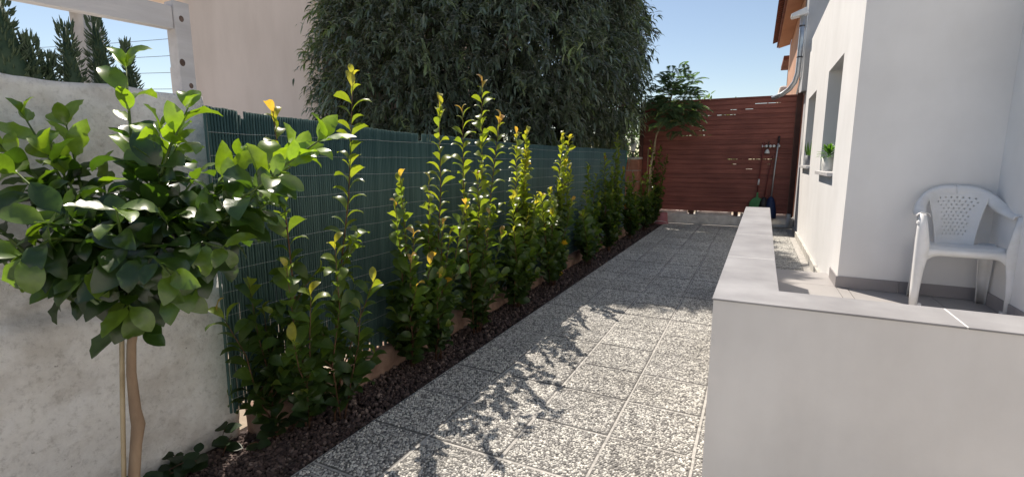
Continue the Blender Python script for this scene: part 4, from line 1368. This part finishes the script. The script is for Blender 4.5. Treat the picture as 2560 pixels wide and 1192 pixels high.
# ---- big drooping-leaved tree behind the screen
def leaf_cloud(P, D, S, r, nseg=3, wid=.20, droop=2.2):
    """Many long drooping blades at once: base points P, directions D, lengths S -> verts, faces."""
    n = len(P)
    D = D / np.linalg.norm(D, axis=1, keepdims=True)
    side = np.cross(D, np.array([0, 0, 1.0]) + r.normal(0, .35, (n, 3)))
    side /= np.linalg.norm(side, axis=1, keepdims=True) + 1e-9
    V = np.zeros((n, 2 * nseg, 3))
    pos = P.copy(); d = D.copy()
    w = [0.0, 1.0, .8, 0]
    k = 0
    V[:, 0] = pos
    idx = 1
    for i in range(1, nseg + 1):
        pos = pos + d * (S / nseg)[:, None]
        d = d + np.array([0, 0, -1.0]) * droop / nseg
        d /= np.linalg.norm(d, axis=1, keepdims=True)
        if i < nseg:
            hw = (S * wid / 2 * (1.0 if i == 1 else .8))[:, None]
            V[:, idx] = pos - side * hw
            V[:, idx + 1] = pos + side * hw
            idx += 2
        else:
            V[:, idx] = pos
            idx += 1
    V = V[:, :idx]
    tpl = [(0, 2, 1), (1, 2, 4, 3), (3, 4, 5)]
    base = np.arange(n) * idx
    faces = []
    for f in tpl:
        faces.extend((base[:, None] + np.array(f)[None]).tolist())
    return V.reshape(-1, 3), faces

big = thing('drooping_tree', (-4.8, 8.6, -.06), 'large dense dark tree with long drooping leaves behind the green screen', 'tree')
LOBES = [((-5.8, 7.5, 3.0), (1.45, 1.45, 2.1)), ((-4.5, 8.6, 3.3), (1.85, 1.65, 2.3)), ((-3.5, 9.9, 3.45), (1.25, 1.40, 1.95)), ((-4.2, 8.9, 5.4), (1.3, 1.3, 1.3)),
         ((-5.4, 8.0, 5.2), (1.35, 1.3, 1.3)), ((-3.5, 9.9, 5.2), (1.05, 1.15, 1.2)), ((-3.5, 9.2, 5.8), (.75, .8, .8)),
         ((-4.5, 8.8, 6.4), (.9, .9, .9)), ((-3.85, 9.1, 6.6), (.8, .8, .8)), ((-3.9, 10.2, 6.5), (.9, 1.0, .9)), ((-3.95, 11.4, 6.3), (.9, 1.0, 1.0)), ((-4.6, 11.6, 6.2), (1.0, 1.0, 1.0)), ((-4.4, 10.3, 6.8), (.9, .9, .8))]  # high lobes out of view, added to shade the path
r = np.random.default_rng(9)
PP, DD, SS, CC = [], [], [], []
camv = np.array([0, 0, 1.35])
for (c, rad) in LOBES:
    c, rad = np.array(c), np.array(rad)
    nt_ = 3000 if c[2] < 4.5 else (1200 if c[2] < 5.6 else 700)
    u = r.normal(size=(nt_, 3)); u /= np.linalg.norm(u, axis=1, keepdims=True)
    # keep more twigs on the side towards the path; a lumpy, uneven outline
    face = (u @ ((camv - c) / np.linalg.norm(camv - c)))
    u = u[(face > -.25) | (r.random(nt_) < .45)]
    lump = np.array([1 + .20 * noise.noise(Vector((q * 2.1 + c).tolist())) + .10 * noise.noise(Vector((q * 5.3 + c).tolist())) for q in u])
    depth = np.where(r.random(len(u)) < .62, r.uniform(.88, 1.03, len(u)), r.uniform(.55, .9, len(u)))
    T = c + u * rad * (lump * depth)[:, None]
    T[:, 2] = np.maximum(T[:, 2], .9)
    for tpos, uu in zip(T, u):
        k = r.integers(11, 19)
        # twig: arches out and over, leaves hang from it in a fan
        tw = np.array([uu[0], uu[1], .35 + .3 * uu[2]]) + r.normal(0, .35, 3)
        tw /= np.linalg.norm(tw)
        s = r.uniform(.1, 1, k)
        L = r.uniform(.25, .55)
        p = tpos + tw * (s * L)[:, None] + np.array([0, 0, -1.0]) * (s ** 2 * L * .9)[:, None]
        dv = tw * .75 + r.normal(0, .48, (k, 3)) + np.array([0, 0, -.18])
        q = r.random()
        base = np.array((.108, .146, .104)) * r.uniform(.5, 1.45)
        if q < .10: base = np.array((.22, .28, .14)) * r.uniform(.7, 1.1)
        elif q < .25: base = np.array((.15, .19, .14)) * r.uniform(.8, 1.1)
        if uu[0] < -.45 and uu[2] > .05 and c[2] < 4: base = base * .5 + np.array((.11, .15, .06))  # sunlit left rim painted in with a lighter leaf colour
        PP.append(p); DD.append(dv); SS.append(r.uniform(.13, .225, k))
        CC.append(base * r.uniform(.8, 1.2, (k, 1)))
PP, DD, SS, CC = np.concatenate(PP), np.concatenate(DD), np.concatenate(SS), np.concatenate(CC)
# drop stray leaves that hang clear of every clump
mids = PP + DD / np.linalg.norm(DD, axis=1, keepdims=True) * (SS * .5)[:, None]
cell = np.floor(mids / .22).astype(int)
cnt = {}
for q in map(tuple, cell): cnt[q] = cnt.get(q, 0) + 1
nbr = [(i, j, k) for i in (-1, 0, 1) for j in (-1, 0, 1) for k in (-1, 0, 1)]
keep = np.array([sum(cnt.get((q[0] + i, q[1] + j, q[2] + k), 0) for i, j, k in nbr) > 9 for q in map(tuple, cell)])
PP, DD, SS, CC = PP[keep], DD[keep], SS[keep], CC[keep]
dist = np.linalg.norm(PP - camv, axis=1)
# the leaves nearest the viewer are leaves of their own
bear = np.degrees(np.arctan2(-PP[:, 0], PP[:, 1]))
elev = np.degrees(np.arctan2(PP[:, 2] - 1.35, np.hypot(PP[:, 0], PP[:, 1])))
vis = (bear > 11) & (bear < 46) & (elev > 2) & (elev < 16)
cellb, celle = (bear // 1.4).astype(int), (elev // 1.4).astype(int)
front = {}
for i in np.where(vis)[0]:
    key = (cellb[i], celle[i])
    if key not in front or dist[i] < dist[front[key]]:
        front[key] = i
near = np.array(sorted(front.values(), key=lambda i: dist[i])[:295])
mask = np.ones(len(PP), bool); mask[near] = False
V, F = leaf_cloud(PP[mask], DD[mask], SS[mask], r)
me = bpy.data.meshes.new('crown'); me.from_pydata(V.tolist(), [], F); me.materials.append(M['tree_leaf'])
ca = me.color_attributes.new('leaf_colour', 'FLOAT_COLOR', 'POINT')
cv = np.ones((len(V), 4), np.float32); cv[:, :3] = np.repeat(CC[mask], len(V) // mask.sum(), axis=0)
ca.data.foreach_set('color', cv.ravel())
me.polygons.foreach_set('use_smooth', [True] * len(me.polygons))
o = link('crown', me, big); o['kind'] = 'stuff'
DL = [leaf_mesh('leaf', 1.0, .17, dr, .15, M['tree_leaf_one'], 5, .2, .05, .42, .05, .2) for dr in (1.0, 1.4, .7)]
rr = random.Random(8)
for i in near:
    put_leaf(DL[rr.randrange(3)], big, leaf_matrix(Vector(PP[i]), Vector(DD[i]), (0, 0, 1), float(SS[i]) * 1.1), jit(tuple(CC[i] * 1.15), rr, .2))
tk = MB()
rr = random.Random(4)
for (x, y) in ((-5.6, 7.9), (-4.6, 8.7), (-3.6, 9.8)):
    tube(tk, [(x, y, -.1), (x + .05, y, 1.0), (x - .05, y + .05, 2.2), (x, y, 3.6), (x + .1, y + .1, 5.2)], [.15, .12, .10, .07, .03], 10)
    for k in range(9):
        a = rr.uniform(0, 6.28); z = rr.uniform(1.2, 4.2)
        q = Vector((x + 1.3 * math.cos(a), y + 1.3 * math.sin(a), z + rr.uniform(.3, 1.2)))
        p = Vector((x, y, z))
        tube(tk, [p, p.lerp(q, .5) + Vector((0, 0, .15)), q], [.045, .03, .012], 7)
tk.build('trunk', M['bark'], big, True)

# ---- feathery young tree in front of the wooden fence
ft = thing('feathery_tree', (-2.0, 10.75, -.03), 'slender young tree with feathery fern-like leaves leaning over the wooden fence', 'tree')
tk = MB()
tube(tk, [(-2.03, 10.75, -.05), (-2.04, 10.8, .6), (-2.03, 10.85, 1.2), (-1.99, 10.88, 1.6), (-1.95, 10.9, 1.9), (-1.80, 10.92, 2.2), (-1.70, 10.9, 2.6), (-1.60, 10.9, 3.0)], [.026, .024, .021, .018, .017, .014, .011, .007], 8)
tk.build('trunk', M['cane'], ft, True)
r = np.random.default_rng(14)
lim = MB()
rr = random.Random(14)
Vs, Fs = [], []
nbase = 0
FRC = np.array((-1.58, 10.72, 2.55))
for k in range(270):
    u = r.normal(size=3); u /= np.linalg.norm(u)
    hub = FRC + u * np.array((.48, .38, .66)) * r.uniform(.15, 1.0) ** .6
    s0 = Vector((-1.75 + rr.uniform(-.08, .12), 10.9, 2.1 + rr.uniform(0, .7)))
    if k < 40:
        tube(lim, [s0, s0.lerp(Vector(hub), .5) + Vector((0, 0, .03)), Vector(hub)], [.006, .004, .002], 5)
    az = rr.uniform(0, 6.28)
    d = np.array([math.cos(az) * .8 + u[0], math.sin(az) * .8 + u[1], .25 + .8 * max(u[2], -.25) + rr.uniform(-.2, .4)]); d /= np.linalg.norm(d)
    L = r.uniform(.18, .38)
    npn = 15
    side = np.cross(d, [0, 0, 1.0]); side /= np.linalg.norm(side)
    for i in range(npn):
        s = (i + 1) / npn
        p = hub + d * L * s + np.array([0, 0, -.13 * s * s])
        pl_ = .10 * math.sin(math.pi * (.15 + .8 * s)) + .015
        for sg in (-1, 1):
            pd = side * sg + d * .45 + np.array([0, 0, -.12]); pd /= np.linalg.norm(pd)
            sd = np.cross(pd, [0, 0, 1.0]); sd /= np.linalg.norm(sd) + 1e-9
            m_ = p + pd * pl_ * .5 + np.array([0, 0, .004]); e_ = p + pd * pl_ + np.array([0, 0, -.014])
            Vs.extend([p, m_ - sd * .0125, e_, m_ + sd * .0125]); Fs.append((nbase, nbase + 1, nbase + 2, nbase + 3)); nbase += 4
lim.build('branch', M['cane'], ft, True)
me = bpy.data.meshes.new('crown'); me.from_pydata([tuple(v) for v in Vs], [], Fs); me.materials.append(M['feather_leaf'])
o = link('crown', me, ft); o['kind'] = 'stuff'

# far greenery beyond the wooden fence and behind the pillar
def far_bush(c, rad, n_, label, seed, name='garden_bush'):
    r = np.random.default_rng(seed)
    t = thing(name, (c[0], c[1], -.06), label, 'bush', 'greenery beyond the fence')
    u = r.normal(size=(n_, 3)); u /= np.linalg.norm(u, axis=1, keepdims=True)
    P = np.array(c) + u * np.array(rad) * (r.uniform(.4, 1.05, n_) * (1 + .2 * np.sin(u[:, 0] * 7) * np.cos(u[:, 2] * 6)))[:, None]
    P[:, 2] = np.maximum(P[:, 2], 0)
    V, F = leaf_cloud(P, u + r.normal(0, .5, (n_, 3)), r.uniform(.10, .18, n_), r, 3, .4, .6)
    me = bpy.data.meshes.new('foliage'); me.from_pydata(V.tolist(), [], F); me.materials.append(M['feather_leaf'])
    o = link('foliage', me, t); o['kind'] = 'stuff'
    tk = MB(); tube(tk, [(c[0], c[1], -.06), (c[0] + .03, c[1], c[2] * .6), (c[0], c[1], c[2])], [.05, .04, .02], 7); tk.build('stem', M['bark'], t)
far_bush((-3.2, 13.4, 1.5), (.9, .8, 1.5), 2600, 'pale leafy bush behind the brick pillar', 31)
far_bush((-1.6, 14.2, 1.5), (1.1, .6, 1.45), 2600, 'bush added behind the left half of the wooden fence to darken its gaps', 32)  # added to keep the gaps between the slats dark
far_bush((-.9, 18.5, 1.55), (.8, .7, 1.55), 2400, 'bush whose tips just show over the middle of the wooden fence', 33)
far_bush((.30, 18.2, 1.5), (.5, .5, 1.55), 1800, 'bush whose tips show beside the distant beige block', 34)
